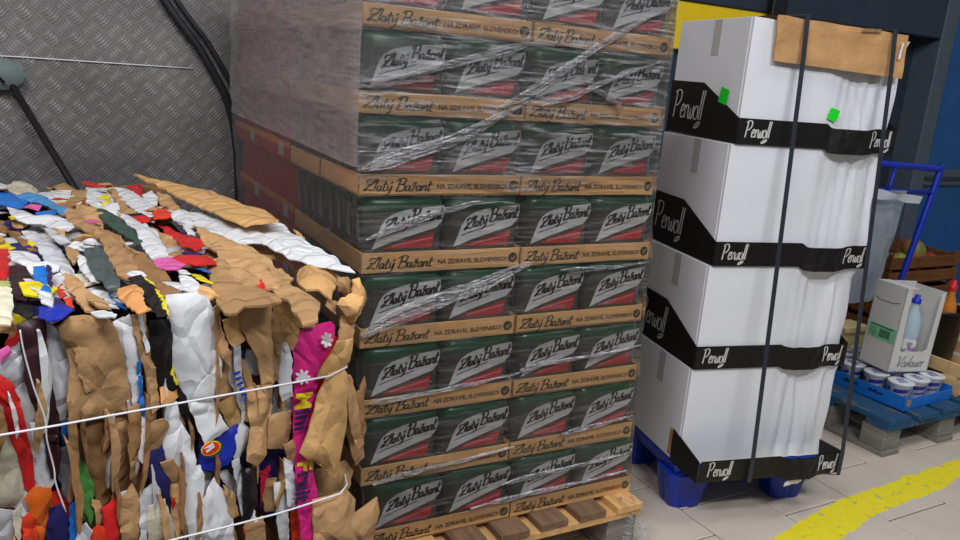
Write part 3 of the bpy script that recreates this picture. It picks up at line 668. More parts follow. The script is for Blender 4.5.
FRONTS = [
 ('gy', [(-8,366),(10,352),(20,336),(24,352),(27,372),(30,392),(34,410),(37,424),(40,450),(48,484),(40,486),(30,470),(28,440),(20,400),(8,382),(-8,376)]), ('cr', [(-10,396),(8,410),(14,432),(22,460),(32,490),(20,506),(4,508),(-10,505)]),
 ('rd', [(-8,372),(10,382),(20,400),(24,420),(28,440),(32,462),(34,492),(24,486),(18,460),(8,430),(4,408),(-8,396)]), ('rd', [(6,344),(16,330),(20,338),(16,346),(6,350)]), ('lp', [(-5,354),(8,346),(12,352),(2,362)]), ('ye', [(12,312),(20,316),(28,322),(18,328),(14,320)]),
 ('wh', [(30,425),(40,424),(48,450),(54,480),(46,490),(38,470),(33,450)]), ('bl', [(62,424),(68,422),(70,450),(74,480),(78,502),(70,504),(64,460)]), ('gg', [(56,450),(66,448),(72,478),(76,502),(66,500),(58,475)]),
 ('gy', [(40,320),(48,320),(58,332),(66,346),(70,362),(72,388),(70,396),(66,418),(60,420),(56,405),(52,380),(48,364),(47,335)]), ('mr', [(18,328),(40,321),(46,324),(47,340),(48,366),(52,386),(56,412),(58,424),(60,450),(58,470),(50,475),(46,450),(44,424),(36,410),(28,390),(22,350)]),
 ('cd', [(68,418),(90,416),(112,412),(132,406),(130,436),(126,470),(118,482),(108,500),(98,510),(92,480),(84,460),(72,450)]), ('gr', [(68,448),(78,452),(88,470),(94,492),(94,528),(84,518),(80,505),(74,480)]), ('gr', [(82,497),(92,490),(95,512),(90,524),(84,512)]),
 ('gy', [(114,324),(124,318),(130,340),(134,366),(132,404),(126,402),(122,360)]), ('wh', [(122,322),(130,316),(136,340),(140,360),(141,392),(133,408),(129,380),(125,350)]), ('cb', [(132,318),(146,316),(152,360),(156,372),(158,404),(150,410),(146,374),(138,350)]), ('wh', [(139,316),(143,316),(149,350),(146,352)]),
 ('bl', [(136,362),(141,360),(142,372),(138,376)]), ('bl', [(138,376),(142,376),(144,400),(152,420),(148,426),(141,410)]), ('cb', [(60,328),(70,318),(84,316),(96,318),(108,320),(116,332),(122,352),(126,376),(130,398),(124,410),(108,412),(90,418),(70,420),(68,400),(72,370),(68,350),(62,338)]),
 ('cb', [(74,350),(92,336),(96,350),(98,390),(86,392),(78,370)]), ('cl', [(83,322),(100,316),(106,330),(94,340),(86,332)]), ('cl', [(62,326),(82,318),(86,338),(74,352),(66,346)]),
 ('cb', [(106,428),(126,420),(128,440),(128,466),(112,468),(106,462)]), ('cd', [(128,410),(140,406),(142,430),(138,460),(138,476),(130,478),(128,450)]), ('wh', [(142,418),(148,422),(144,450),(142,462),(138,458)]),
 ('cb', [(148,424),(162,418),(168,424),(162,444),(150,456),(144,456)]), ('nv', [(144,458),(154,450),(164,442),(166,464),(171,482),(166,490),(152,482),(146,470)]), ('dk', [(150,322),(168,320),(172,340),(172,368),(178,386),(170,392),(158,384),(154,360),(150,340)]),
 ('ye', [(164,372),(172,365),(177,384),(168,384)]), ('or', [(162,376),(166,369),(170,370),(168,378)]), ('ol', [(160,388),(176,384),(180,396),(170,402),(160,402)]), ('dk', [(178,388),(186,396),(191,420),(188,424),(180,410)]), ('cb', [(160,462),(172,458),(180,472),(186,486),(180,484),(170,482)]),
 ('wh', [(163,434),(166,420),(172,402),(178,404),(180,420),(192,440),(196,470),(188,486),(182,472),(168,462),(163,452)]), ('cb', [(172,484),(184,484),(182,520),(176,540),(172,510)]), ('cl', [(182,488),(188,480),(184,520),(181,540),(178,530)]),
 ('cl', [(218,398),(234,394),(238,410),(238,424),(230,428),(222,412)]), ('wh', [(188,402),(200,400),(212,396),(218,412),(228,428),(204,442),(196,424)]), ('wh', [(168,298),(190,296),(206,298),(212,312),(212,330),(214,346),(212,356),(214,380),(212,398),(198,404),(188,400),(180,384),(174,366),(170,330)]),
 ('cb', [(220,354),(230,362),(230,380),(236,396),(220,398)]), ('wh', [(212,350),(222,352),(222,372),(216,398),(210,398),(212,370)]), ('wh', [(230,360),(240,358),(246,378),(250,400),(242,422),(238,400),(230,380)]),
 ('wh', [(244,350),(254,350),(264,372),(256,376),(248,374)]), ('nv', [(236,344),(246,350),(244,356),(238,352)]), ('cb', [(240,356),(246,362),(252,390),(250,420),(245,420),(246,390)]), ('cb', [(202,318),(210,312),(220,306),(222,330),(228,348),(232,352),(230,366),(222,358),(212,346),(206,330)]),
 ('cl', [(222,320),(236,312),(240,328),(246,340),(234,347),(228,340),(224,328)]), ('cb', [(236,318),(244,308),(262,304),(270,306),(270,330),(270,380),(262,388),(258,360),(248,342),(240,328)]), ('cb', [(268,312),(278,316),(280,340),(278,376),(272,386),(270,350)]),
 ('wh', [(240,420),(250,430),(244,450),(234,464),(234,440)]), ('nb', [(200,446),(216,440),(238,426),(236,448),(228,464),(214,470),(202,468),(199,460)]), ('cb', [(246,390),(262,388),(274,386),(270,420),(266,452),(256,464),(246,458),(250,430)]),
 ('wh', [(276,390),(290,390),(292,414),(272,418),(274,400)]), ('wh', [(276,320),(280,336),(288,346),(292,360),(290,376),(292,394),(282,400),(278,380),(280,360)]), ('cl', [(270,300),(282,305),(300,318),(297,340),(292,350),(282,340),(276,322)]),
 ('cl', [(274,292),(288,298),(300,308),(304,326),(296,328),(284,312),(276,304)]), ('cb', [(290,288),(310,296),(317,308),(313,326),(304,326),(300,308)]), ('cb', [(268,416),(292,412),(290,440),(284,450),(268,448)]),
 ('gy', [(200,472),(214,474),(206,498),(200,492)]), ('wh', [(188,470),(200,466),(204,480),(202,500),(206,536),(190,545),(184,510),(186,490)]), ('wh', [(216,472),(228,470),(238,484),(244,500),(232,492)]), ('wh', [(202,500),(214,478),(222,490),(232,516),(234,545),(206,545)]), ('cb', [(222,484),(236,496),(240,516),(232,520),(226,500)]),
 ('gy', [(232,462),(240,460),(243,480),(242,516),(238,500)]), ('dk', [(242,468),(256,470),(258,500),(252,520),(243,520)]), ('cs', [(258,470),(270,466),(268,484),(264,500),(262,508),(260,488)]), ('wh', [(250,494),(257,520),(251,522)]), ('cb', [(266,482),(276,478),(274,510),(266,512),(264,496)]), ('wh', [(272,482),(286,480),(288,510),(290,545),(282,545),(276,520)]),  # the dk piece is a shaded recess painted as a dark sheet
 ('cb', [(246,522),(262,516),(266,545),(246,545)]), ('rr', [(244,528),(252,524),(252,534),(245,534)]), ('cb', [(284,446),(292,440),(298,458),(296,468),(288,462)]), ('wh', [(284,458),(292,462),(296,480),(298,505),(288,506),(285,480)]),
 ('or', [(25,500),(34,488),(50,488),(52,500),(48,530),(40,545),(34,530),(30,510)]), ('rr', [(22,520),(30,514),(36,530),(38,545),(24,545)]), ('nv', [(50,508),(60,504),(70,520),(70,545),(46,545)]), ('bl', [(70,504),(77,502),(77,545),(70,545)]), ('wh', [(78,528),(86,522),(92,530),(88,545),(76,545)]),
 ('cb', [(92,500),(100,502),(106,528),(98,530)]), ('rd', [(102,510),(112,502),(120,490),(118,510),(118,545),(108,545),(104,525)]), ('rr', [(84,538),(98,526),(108,528),(106,545),(82,545)]), ('wh', [(118,494),(126,490),(122,502)]), ('cb', [(120,500),(132,484),(140,500),(142,530),(136,545),(122,545)]), ('gy', [(140,492),(152,484),(160,486),(158,500),(148,512),(146,545),(140,545)]),
 ('nv', [(158,484),(168,488),(172,514),(166,504)]), ('rd', [(171,500),(176,498),(177,506),(172,508)]), ('cr', [(146,508),(164,498),(172,520),(178,545),(150,545)]), ('gy', [(-6,508),(14,510),(18,530),(16,545),(-6,545)]), ('cr', [(14,512),(22,506),(22,520),(20,545),(15,535)]),
 ('cb', [(316,470),(346,462),(352,470),(348,488),(330,498),(314,502)]), ('rr', [(290,512),(300,508),(304,520),(308,545),(292,545)]),
]
for c, p in FRONTS: scrap('F', c, p)
pinkbox = scrap('F', 'pk', [(294,334),(316,326),(332,322),(336,326),(335,338),(324,362),(316,392),(312,430),(313,470),(316,500),(314,545),(300,545),(297,500),(294,460)], crum=.002, pillow=.008, off=.034, name='pink_carton', label='bright pink flattened fruit carton')
scrap('F', 'cl', [(336,340),(352,338),(352,352),(346,372),(318,380),(326,362)], off=.05)
scrap('F', 'cb', [(340,396),(352,400),(362,430),(363,456),(354,464),(349,440),(343,420)], off=.034, crum=.012)
scrap('F', 'cd', [(352,396),(364,376),(366,384),(362,410),(366,430),(360,455),(355,430)], off=.02, crum=.012)
scrap('F', 'cl', [(299,452),(310,420),(317,396),(330,374),(346,370),(352,380),(350,410),(344,440),(336,478),(318,464)], off=.056, crum=.004, pillow=.014)
scrap('F', 'cb', [(344,372),(352,376),(358,400),(362,430),(356,446),(348,420),(346,395)], off=.05, crum=.012)
scrap('F', 'cb', [(312,500),(330,496),(346,488),(356,500),(354,514),(366,508),(378,498),(380,512),(374,545),(312,545)], off=.046, crum=.005)
scrap('F', 'cl', [(352,280),(360,278),(366,295),(364,305),(352,324),(344,317),(336,304),(340,297),(352,293)], off=.03, pillow=.018, crum=.008)
scrap('F', 'cb', [(338,276),(350,278),(353,292),(346,298),(338,291),(335,284)], off=.022, pillow=.012)
scrap('F', 'cb', [(330,300),(338,302),(335,314),(326,306)], off=.02)
scrap('F', 'cb', [(344,316),(354,322),(352,340),(338,342)], off=.03)
rs_ = random.Random(11)
for i in range(70):
    a, b = -rs_.uniform(.12, .80), rs_.uniform(.10, BD-.15)
    col = rs_.choice(['wh', 'wh', 'wh', 'gy', 'cb', 'cb', 'cl', 'cd', 'rd', 'bl', 'ye', 'dk', 'cr', 'lp', 'nv', 'rr'])
    filler('T', a, b, rs_.uniform(.03, .08), rs_.uniform(.03, .07), col, rs_.uniform(.020, .030))
for i in range(36):
    a, z = -rs_.uniform(.125, .56), rs_.uniform(.46, .80); h_ = rs_.uniform(.06, .16); w2 = rs_.uniform(.004, .010); sl_ = rs_.uniform(-.012, .012); d_ = rs_.uniform(.030, .046)
    col = rs_.choice(['cb', 'cl', 'cd', 'cb', 'wh', 'gy', 'cd'])
    vs = []; fs = []; n = 7
    for k in range(n+1):
        q = k/n; x = a+sl_*q+.004*noise.noise((q*4, i*3.3, 1)); zz = z+h_*q; ww = w2*(.5+math.sin(PI*q))
        vs += [(x, -d_-.004*math.sin(PI*q), zz), (x+ww, -d_+.004, zz), (x+ww*.4, -.006, zz)]
    for k in range(n):
        o3 = 3*k; fs += [(o3, o3+1, o3+4, o3+3), (o3+1, o3+2, o3+5, o3+4), (o3+2, o3, o3+3, o3+5)]
    fs += [(0, 2, 1), (3*n, 3*n+1, 3*n+2)]
    link('folded_edge', vs, fs, SMAT[col], bale)
# ---- print on the scraps
def on_front(px, py, o): return B_INV @ on_plane(px, py, BC+NB*o, NB)
def print_poly(name, col, pix, o, parent):
    v = [on_front(x, y, o) for x, y in pix]; n = len(v); v2 = [p+Vector((0, .0012, 0)) for p in v]
    return link(name, v+v2, [tuple(range(n)), tuple(range(2*n-1, n-1, -1))]+[(i, (i+1) % n, n+(i+1) % n, n+i) for i in range(n)], SMAT[col], parent)
def ell(cx, cy, rx, ry, rot=0, n=18): return [(cx+rx*math.cos(2*PI*i/n)*math.cos(rot)-ry*math.sin(2*PI*i/n)*math.sin(rot), cy+rx*math.cos(2*PI*i/n)*math.sin(rot)+ry*math.sin(2*PI*i/n)*math.cos(rot)) for i in range(n)]
blue = [o for o in bale.children if o.data and o.data.materials and o.data.materials[0] == SMAT['nb']][-1]
print_poly('yellow_rim', 'ye', ell(211, 448.5, 10.5, 6.6, -.45), .052, bale); print_poly('green_rim', 'gn', ell(212, 449, 11.8, 7.6, -.45), .051, bale)
print_poly('red_oval', 'rr', ell(211, 448.5, 9.4, 5.6, -.45), .053, bale)
print_poly('white_mark', 'wh', [(204,449),(213,443),(215,447),(207,453),(206,451),(212,447)], .0545, bale)
def rosette(cx, cy, rx, ry, rot):
    for i in range(7):
        a = 2*PI*i/7; print_poly('white_petal', 'wh', ell(cx+rx*.58*math.cos(a), cy+ry*.58*math.sin(a), rx*.42, ry*.2, a+rot, 8), .0475, bale)
    print_poly('white_petal', 'wh', ell(cx, cy, rx*.22, ry*.22, 0, 8), .0475, bale)
rosette(327, 340, 6.5, 9, .0); rosette(303, 377, 8, 8, .0)
def vtext(body, px, py, size, col):
    me = text_mesh(body, size, SMAT[col], 'lettering', .0014); o = linkm('lettering', me, bale); p = on_front(px, py, .0475)
    o.matrix_local = Matrix.Translation(p) @ Matrix.Rotation(PI/2, 4, 'X') @ Matrix.Rotation(-PI/2-.06, 4, 'Z'); return o
vtext('M', 297, 393, .040, 'ye'); vtext('ini', 296.5, 411, .040, 'pp')
vtext('F', 298, 462, .040, 'ye'); vtext('ruit', 298, 473, .040, 'pp')
for i in range(6):
    print_poly('blue_print', 'nb', [(233.5+i*2.0, 373+i*5.4), (240+i*1.4, 371+i*5.2), (240.6+i*1.4, 373+i*5.2), (234+i*2.0, 375.4+i*5.4)], .036, bale)
for i in range(5):
    print_poly('grey_print', 'dk', [(188+i*1.5, 483+i*2.0), (200+i*.3, 492+i*2.4), (200+i*.3, 492.8+i*2.4), (188+i*1.5, 483.9+i*2)], .036, bale)
# ---- straps and the slack white string
M_strap = mat('white_strap', (222, 222, 226), .45, .04)
def strap(pix, o, r):
    P = [on_front(x, y, o) for x, y in pix]; P[-1] = P[-1]+Vector((.0, .02, 0))
    d = (P[0]-P[1]).normalized(); P.insert(0, P[0]+d*.45)
    e = P[-1]; P += [e+Vector((.02, .05, 0)), Vector((.035, .4, e.z+.01)), Vector((.03, BD-.05, e.z))]
    return MB().tube(P, r, 6).build('strap', M_strap, bale, True)
strap([(-10, 437), (60, 425), (130, 412), (200, 399.5), (270, 387), (330, 376), (352, 371)], .068, .0018)
strap([(120, 554), (180, 538), (230, 526), (280, 513), (340, 494), (352, 490)], .066, .0018)
MB().tube(crom([on_front(x, y, .056) for x, y in [(20, 330), (24, 352), (34, 388), (45, 418), (47, 440), (54, 468), (56, 484), (66, 512)]], 4), .0012, 5).build('string', M_strap, bale, True)
# =================================================================== WHITE CARTON STACK ON BLUE QUARTER PALLET
CC = Vector((1.7017, 1.6548, 0)); CY = -.2108
M_black = mat('black_card', (20, 17, 17), .5, .15, 8, .12, 30, .35)
M_silver = mat('silver_print', (196, 194, 190), .5, .05)
M_green = mat('green_sticker', (20, 220, 40), .5, .03)
M_tape = mat('beige_tape', (188, 182, 182), .25, .05, spec=.6)
HW, HD = .543, .385
def hood(W, D, H, seed, dent):
    """white carton with a crushed right half"""
    m = MB(); nx, ny, nz = 80, 10, 26
    def dsp(x, y, z):
        k = max(0, min(1, (x-.27)/.12)); e = min(1, min(z, H-z)/.05+.25)
        d = dent*k*e*(.7+1.5*noise.noise((x*34+seed, z*2.2+x*5, seed))+.8*(1-2*abs(noise.noise((x*17+z*4, z*2+seed, 4)))))
        fy = max(0, 1-y/.12)
        rx = -.010*dent/.012*e*max(0, (x-W+.08)/.08)*(1+noise.noise((z*9, y*7, seed)))
        return Vector((x+rx, y+max(-.002, d)*fy, z-(.022*(x/W)*(z/H) if seed > 16 else 0)))
    S = .0
    def face(fn, a, b): m.grid(fn, a, b)
    face(lambda a, b: dsp(W*a, 0, H*b), nx, nz); face(lambda a, b: dsp(W*a, D, H*b), nx, nz)
    face(lambda a, b: dsp(0, D*a, H*b), ny, nz); face(lambda a, b: dsp(W, D*a, H*b), ny, nz)
    face(lambda a, b: dsp(W*a, D*b, 0), nx, ny); face(lambda a, b: dsp(W*a, D*b, H), nx, ny)
    return m
def weld(o, d=.0005):
    bm = bmesh.new(); bm.from_mesh(o.data); bmesh.ops.remove_doubles(bm, verts=bm.verts[:], dist=d); bmesh.ops.recalc_face_normals(bm, faces=bm.faces[:]); bm.to_mesh(o.data); bm.free(); return o
def leaf(sc):
    m = MB(); m.add([(sc*.5*math.cos(a)+.15*sc*math.sin(a), 0, sc*.32*math.sin(a)+.14*sc*math.cos(a)) for a in [2*PI*i/14 for i in range(14)]], [tuple(range(14))]); return m
big_me = strokes_mb(PERWOLL, .118, .085, .0034, .06).mesh('brand_lettering', M_silver)
small_me = strokes_mb(PERWOLL, .056, .046, .0026, .06).mesh('brand_lettering', M_silver)
leafb_me = leaf(.034).mesh('leaf_emblem', M_silver); leafs_me = leaf(.02).mesh('leaf_emblem', M_silver)
M_leafline = mat('leaf_line', (60, 58, 60), .5)
leafl_me = strokes_mb([[(-.4, -.15), (0, .02), (.4, .2)]], .03, .03, .003).mesh('leaf_line', M_leafline)
LZ = [(.153, .474), (.475, .799), (.800, 1.157), (1.158, 1.505)]
XO = [-.006, .0, .011, .024]
NMC = ['lowest', 'second from bottom', 'third from bottom', 'topmost']
def sstep(a, b, x):
    t = max(0, min(1, (x-a)/(b-a))); return t*t*(3-2*t)
def wall_pt(x0, x1, y, z0, h, seed, sag, a, b):
    k = sstep(.50, .60, a)
    wz = -sag*sstep(.54, .58, a)*(1-.6*sstep(.78, .90, a))
    yy = y-.016*sstep(.56, .62, a)*(1-sstep(.74, .86, a))*(1-.3*b)-.006*k*noise.noise((a*22, b*1.5, seed))-.002
    return Vector((x0+(x1-x0)*a, min(yy, y), z0+h*b+wz))
def crumple_wall(x0, x1, y, z0, h, seed, sag):
    global WALL
    WALL = (x0, x1, y, z0, h, seed, sag); m = MB()
    m.grid(lambda a, b: wall_pt(x0, x1, y, z0, h, seed, sag, a, b), 70, 3); m.grid(lambda a, b: wall_pt(x0, x1, y, z0, h, seed, sag, a, b)+Vector((0, .003, 0)), 70, 3); return m
for i, ((zb, zt), xo) in enumerate(zip(LZ, XO)):
    c = empty('display_carton', CC, (0, 0, CY))
    tag(c, ['white carton in a flared black tray, lowest of the stack on the blue pallet', 'white carton in black tray, second up from the blue pallet',
            'white carton in black tray, third up in its stack', 'topmost white carton in black tray, with green stickers and brown sheet over it'][i], 'carton', 'white cartons stacked on the blue pallet')
    H = zt-zb
    h = weld(hood(HW, HD, H, i*5.3+1, .010 if i < 3 else .013).build('carton_hood', M_white, c, False, (xo, 0, zb))); smooth_edges(h, 30)
    MB().box(xo-.0022, xo-.0002, .010, HD, zb+.002, zt-.001, .0006).build('side_flap', M_white, c)
    MB().box(xo-.0030, xo-.0023, .15, .19, zt-.105, zt-.002).build('tape_strip', M_tape, c)
    if i == 0:
        y0, tz = -.112, .152
        t = crumple_wall(.000, .512, y0, tz, .070, 1, .006)
        t.prism([(y0, tz), (.045, tz-.004), (.048, tz+.104), (y0, tz+.07)], -.0095, 'x', -.0065)
        t.prism([(y0, tz), (-.014, tz), (-.004, tz+.06), (y0, tz+.07)], .514, 'x', .511); t.box(-.006, .511, y0+.004, -.014, tz-.002, tz)
        tr = t.build('black_tray', M_black, c)
        MB().box(-.0095, -.0025, .046, .066, tz+.012, tz+.100, .001).build('tray_inner_edge', SMAT['cb'], c)
    else:
        y0, tz = -.005, zb
        t = crumple_wall(xo-.004, xo+HW+.004, y0, tz, .073, i, .012 if i > 1 else .007)
        pf = [(y0, tz), (HD+.004, tz+.004), (HD+.004, tz+.165), (.2, tz+.163), (y0, tz+.073)]
        t.prism(pf, xo-.0068, 'x', xo-.004); t.prism(pf, xo+HW+.006, 'x', xo+HW+.003)
        t.box(xo-.006, xo+HW+.006, HD+.002, HD+.005, tz, tz+.164)
        tr = t.build('black_tray', M_black, c)
        linkm('brand_lettering', big_me, c, (xo-.0082, .355, tz+.05), (0, 0, -PI/2)); linkm('leaf_emblem', leafb_me, c, (xo-.0082, .205, tz+.035), (0, 0, -PI/2)); linkm('leaf_line', leafl_me, c, (xo-.009, .205, tz+.035), (0, 0, -PI/2))
    xs = (xo+.02 if i else .024)
    linkm('brand_lettering', small_me, c, (xs, y0-.0034, tz+.020)); linkm('leaf_emblem', leafs_me, c, (xs+.066, y0-.0034, tz+.011))
    wx0, wx1, wy, wz0, wh, wsd, wsg = WALL
    lm = strokes_mb(PERWOLL, .050, .046, .0026, .06); lm.xf(Matrix.Translation((wx1-.093, 0, tz+.020))); lf = leaf(.02); lf.xf(Matrix.Translation((wx1-.03, 0, tz+.011))); lm.add(lf.v, lf.f)
    lm.v = [wall_pt(wx0, wx1, wy, wz0, wh, wsd, wsg, min(1, (v.x-wx0)/(wx1-wx0)), (v.z-wz0)/wh)+Vector((0, -.0012, 0)) for v in lm.v]
    lm.build('brand_lettering', M_silver, c)
    if i == 3:
        MB().box(-.0008, 0, -.021, .021, -.022, .022).build('green_sticker', M_green, c, False, (xo-.0073, .083, 1.287), (.2, 0, 0))
        s = MB().box(-.017, .017, -.0008, 0, -.017, .017); s.build('green_sticker', M_green, c, False, (.336, -.003, 1.258), (0, .25, 0))
# brown sheet folded over the top edge
def sheet_fn(off):
    def g(a, b):
        x = .078+.455*a+(.012*b if a < .1 else 0)
        if b < .5:
            q = b/.5; return Vector((x+.015*(1-q)*(1 if a < .5 else .4), -.014-off-.004*noise.noise((a*6, b*5, 2)), 1.392+.118*q-.016*a))
        q = (b-.5)/.5; return Vector((x, -.014-off+.27*q, 1.510-.016*a+off+.002*noise.noise((a*7, b*6, 5))))
    return g
bs = empty('cardboard_sheet', CC, (0, 0, CY)); tag(bs, 'brown corrugated sheet folded over the top front edge of the white cartons', 'cardboard sheet')
MB().grid(sheet_fn(0), 30, 24).grid(sheet_fn(.004), 30, 24).build('folded_sheet', M_card, bs)
MB().prism([(.505, 1.43), (.512, 1.43), (.515, 1.475), (.509, 1.475)], -.026, 'y', -.0235).build('torn_patch', SMAT['wh'], bs)
MB().prism([(.36, 1.494), (.43, 1.497), (.425, 1.506), (.37, 1.503)], -.026, 'y', -.0235).build('torn_flap', SMAT['cd'], bs)
# black straps
M_bst = mat('black_strap', (44, 46, 54), .4, .1)
for nm, xt, xb, zt_ in (('black plastic strap down the middle of the white cartons', .172, .168, 1.522), ('black plastic strap near the right edge of the white cartons', .475, .497, 1.508)):
    path = [(xt, HD+.016, .10), (xt, HD+.016, zt_), (xt, .05, zt_+.002), (xt, -.026, zt_)]+[(xt+(xb-xt)*k/12, -.030-.096*k/12, zt_-.005-(zt_-.225)*k/12) for k in range(1, 13)]+[(xb, -.126, .148), (xb, -.03, .1035), (xt, HD+.014, .1035)]
    vs = []
    for k, (x, y, z) in enumerate(path):
        vs += [(x-.0075, y, z), (x+.0075, y, z), (x+.0075, y-.0012, z+.0008), (x-.0075, y-.0012, z+.0008)]
    fs = []
    for k in range(len(path)-1):
        a = 4*k; fs += [(a+j, a+(j+1) % 4, a+4+(j+1) % 4, a+4+j) for j in range(4)]
    o = link('binding_strap', vs, fs, M_bst, None, False, CC, (0, 0, CY)); tag(o, nm, 'strap')
# blue plastic quarter pallet
M_bp = mat('blue_plastic', (14, 46, 150), .38, .1, 10, .05, 40, .45)
qp = empty('plastic_pallet', CC, (0, 0, CY)); tag(qp, 'small blue plastic pallet with tub feet under the white cartons', 'pallet')
MB().box(-.01, .585, .003, .40, .118, .150, .006).box(.0, .575, -.002, .39, .105, .120, .004).build('deck', M_bp, qp)
def tub():
    m = MB(); n = 32; rings = [(.075, .119), (.068, .07), (.058, .02), (.055, .004), (.052, 0)]; vs = []
    for r, z in rings:
        for k in range(n):
            a = 2*PI*k/n; ca, sa = math.cos(a), math.sin(a); q = r/(abs(ca)**5+abs(sa)**5)**.2*(1-.05*(k % 4 == 0)); vs.append((q*ca*1.05, q*sa*.85, z))
    return m.add(vs, [(i*n+k, i*n+(k+1) % n, (i+1)*n+(k+1) % n, (i+1)*n+k) for i in range(4) for k in range(n)]+[tuple(range(n)), tuple(range(5*n-1, 4*n-1, -1))])
tub_me = tub().mesh('foot', M_bp)
for x, y in ((.05, .045), (.43, .045), (.05, .335), (.43, .335)): linkm('foot', tub_me, qp, (x, y, 0))
sp_ = MB(); vs_, fs_ = sheet([(0, 0), (.03, .006), (.055, .004), (.07, .012), (.065, .026), (.04, .028), (.03, .018), (.012, .02), (.0, .012)], lambda a, b: Vector((a, 0, b)), Vector((0, -1, 0)), None, 3, .003, .002, .001, res=.01)
o = link('paper_scrap', vs_, fs_, SMAT['wh'], None, False, CC+Vector((.275, -.176, .118)), (0, 0, CY)); tag(o, 'torn white paper scrap hanging under the lowest black tray', 'paper scrap')

# =================================================================== RIGHT GROUP
M_bluewood = mat('blue_painted_wood', (40, 78, 112), .8, .2, 8, .3, 40, .2, stretch=(4, 1, 4), rgb2=(104, 92, 80), thr=(.56, .66))
make_pallet('painted_pallet', 'worn blue painted wooden pallet beside the white cartons', 2.735, 3.535, 1.64, 2.24, .150, 5, .13, [M_bluewood], M_bluewood, M_graywood)
# tray of foil-lidded cups
M_bcard = mat('blue_tray_card', (22, 108, 196), .55, .08, 10)
ct = empty('cup_tray', (2.875, 1.69, .1505), (0, 0, .04)); tag(ct, 'bright blue cardboard tray holding white cups', 'tray')
t_ = .004; W_, D_, H_ = .335, .44, .058
MB().box(0, W_, 0, D_, 0, t_).build('tray_base', M_bcard, ct)
for nm, a in (('front', (0, W_, 0, t_)), ('back', (0, W_, D_-t_, D_)), ('left', (0, t_, 0, D_)), ('right', (W_-t_, W_, 0, D_))): MB().box(*a, 0, H_-(.012 if nm == 'front' else 0), .001).build('tray_wall', M_bcard, ct)
MB().prism([(0, 0), (.05, 0), (.05, .045), (.02, H_), (0, H_)], -.002, 'y', 0).build('corner_flap', M_bcard, ct)
e = MB().lathe([(.016, 0), (.016, .001)], 16); e.xf(Matrix.Rotation(PI/2, 4, 'X')); e.build('round_emblem', mat('tan_seal', (150, 128, 104), .6), ct, False, (.03, -.0022, .03))
for k, y in enumerate((.09, .2)):
    a = strokes_mb([[(0, 0), (.15, .6), (.3, .1), (.5, .7), (.6, .1), (.9, .4), (1, .1)]], .06, .018, .005); a.build('tray_print', M_ink, ct, False, (-.0012, y+.06, .03), (0, 0, -PI/2))
M_foil = mat('white_foil', (214, 216, 222), .3, .08, 40, .2, 60, .6)
M_bprint = mat('blue_cup_print', (46, 52, 140), .45, .05)
cup_me = MB().lathe([(.034, 0), (.036, .003), (.045, .082), (.048, .084), (.048, .088), (.038, .089)], 22).mesh('cup_body', M_foil, True)
lid_me = MB().lathe([(.046, .0885), (.0505, .089), (.0505, .0905), (.043, .092), (.012, .0925)], 22).mesh('foil_lid', M_foil, True)
pr_ = MB()
for (a0, a1, z0, z1) in ((3.5, 5.2, .050, .066), (3.7, 4.7, .030, .036), (5.5, 6.2, .045, .06), (2.6, 3.2, .05, .062)):
    n = 8; r = lambda z: .0362+.0088*z/.082+.0005
    pr_.add([(r(z)*math.cos(a0+(a1-a0)*k/n), r(z)*math.sin(a0+(a1-a0)*k/n), z+.008*k/n) for z in (z0, z1) for k in range(n+1)], [(k, k+1, n+2+k, n+1+k) for k in range(n)])
prt_me = pr_.mesh('cup_print', M_bprint)
ls = MB()
for k in range(3): ls.add([(-.024+k*.014, -.024, .0931), (-.018+k*.014, -.024, .0931), (-.002+k*.01, .024, .0931), (-.008+k*.01, .024, .0931)], [(0, 1, 2, 3)])
lpr_me = ls.mesh('lid_print', M_bprint)
POSN = ['first', 'second', 'third', 'fourth', 'fifth']
for r_ in range(4):
    for c_ in range(3):
        x, y = 2.875+.060+c_*.106, 1.69+.060+r_*.106
        u = empty('foil_cup', (x-.04*(y-1.69), y+.04*(x-2.875), .1548), (0, 0, random.uniform(-.5, .5)))
        tag(u, f'white and blue foil-lidded cup in blue tray, {POSN[r_]} row from front, {POSN[c_]} from left', 'cup', 'white cups in the blue tray')
        linkm('cup_body', cup_me, u); linkm('foil_lid', lid_me, u); linkm('cup_print', prt_me, u); linkm('lid_print', lpr_me, u)
# white box with a window and a bottle in it, standing on the cups
M_box = mat('white_box_card', (208, 206, 202), .65, .05, 8, .1, 40)
wb = empty('bottle_box', (2.93, 1.815, .2590), (0, .05, -.14)); tag(wb, 'white open-fronted carton with green barcode label standing on the cups', 'box')
bw, bd, bh = .215, .15, .35; t = .004
MB().box(0, t, 0, bd, 0, bh, .001).build('side_panel', M_box, wb)
MB().box(bw-t, bw, 0, bd, 0, bh*.97, .001).build('side_panel', M_box, wb)
MB().box(0, bw, bd-t, bd, 0, bh*.99, .001).build('back_panel', M_box, wb)
MB().box(0, bw, 0, bd, 0, t).build('bottom_panel', M_box, wb)
MB().prism([(0, 0), (bw, 0), (bw, bh*.97), (bw-.022, bh*.93), (bw-.030, bh*.27), (bw-.045, bh*.245), (.05, bh*.245), (.038, bh*.27), (.026, bh*.93), (0, bh)], t, 'y', 0).build('front_panel', M_box, wb)
MB().box(t, .06, t, bd-t, bh-.004, bh, .001).build('top_flap', M_box, wb)
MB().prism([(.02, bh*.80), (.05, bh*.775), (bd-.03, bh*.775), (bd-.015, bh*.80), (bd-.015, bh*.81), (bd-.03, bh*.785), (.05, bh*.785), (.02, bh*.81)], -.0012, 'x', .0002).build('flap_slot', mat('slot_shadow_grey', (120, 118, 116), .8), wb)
MB().box(-.0012, 0, .004, bd-.012, .115, .175).build('green_label', mat('mint_label', (128, 196, 150), .6), wb)
bc = MB(); y = .03
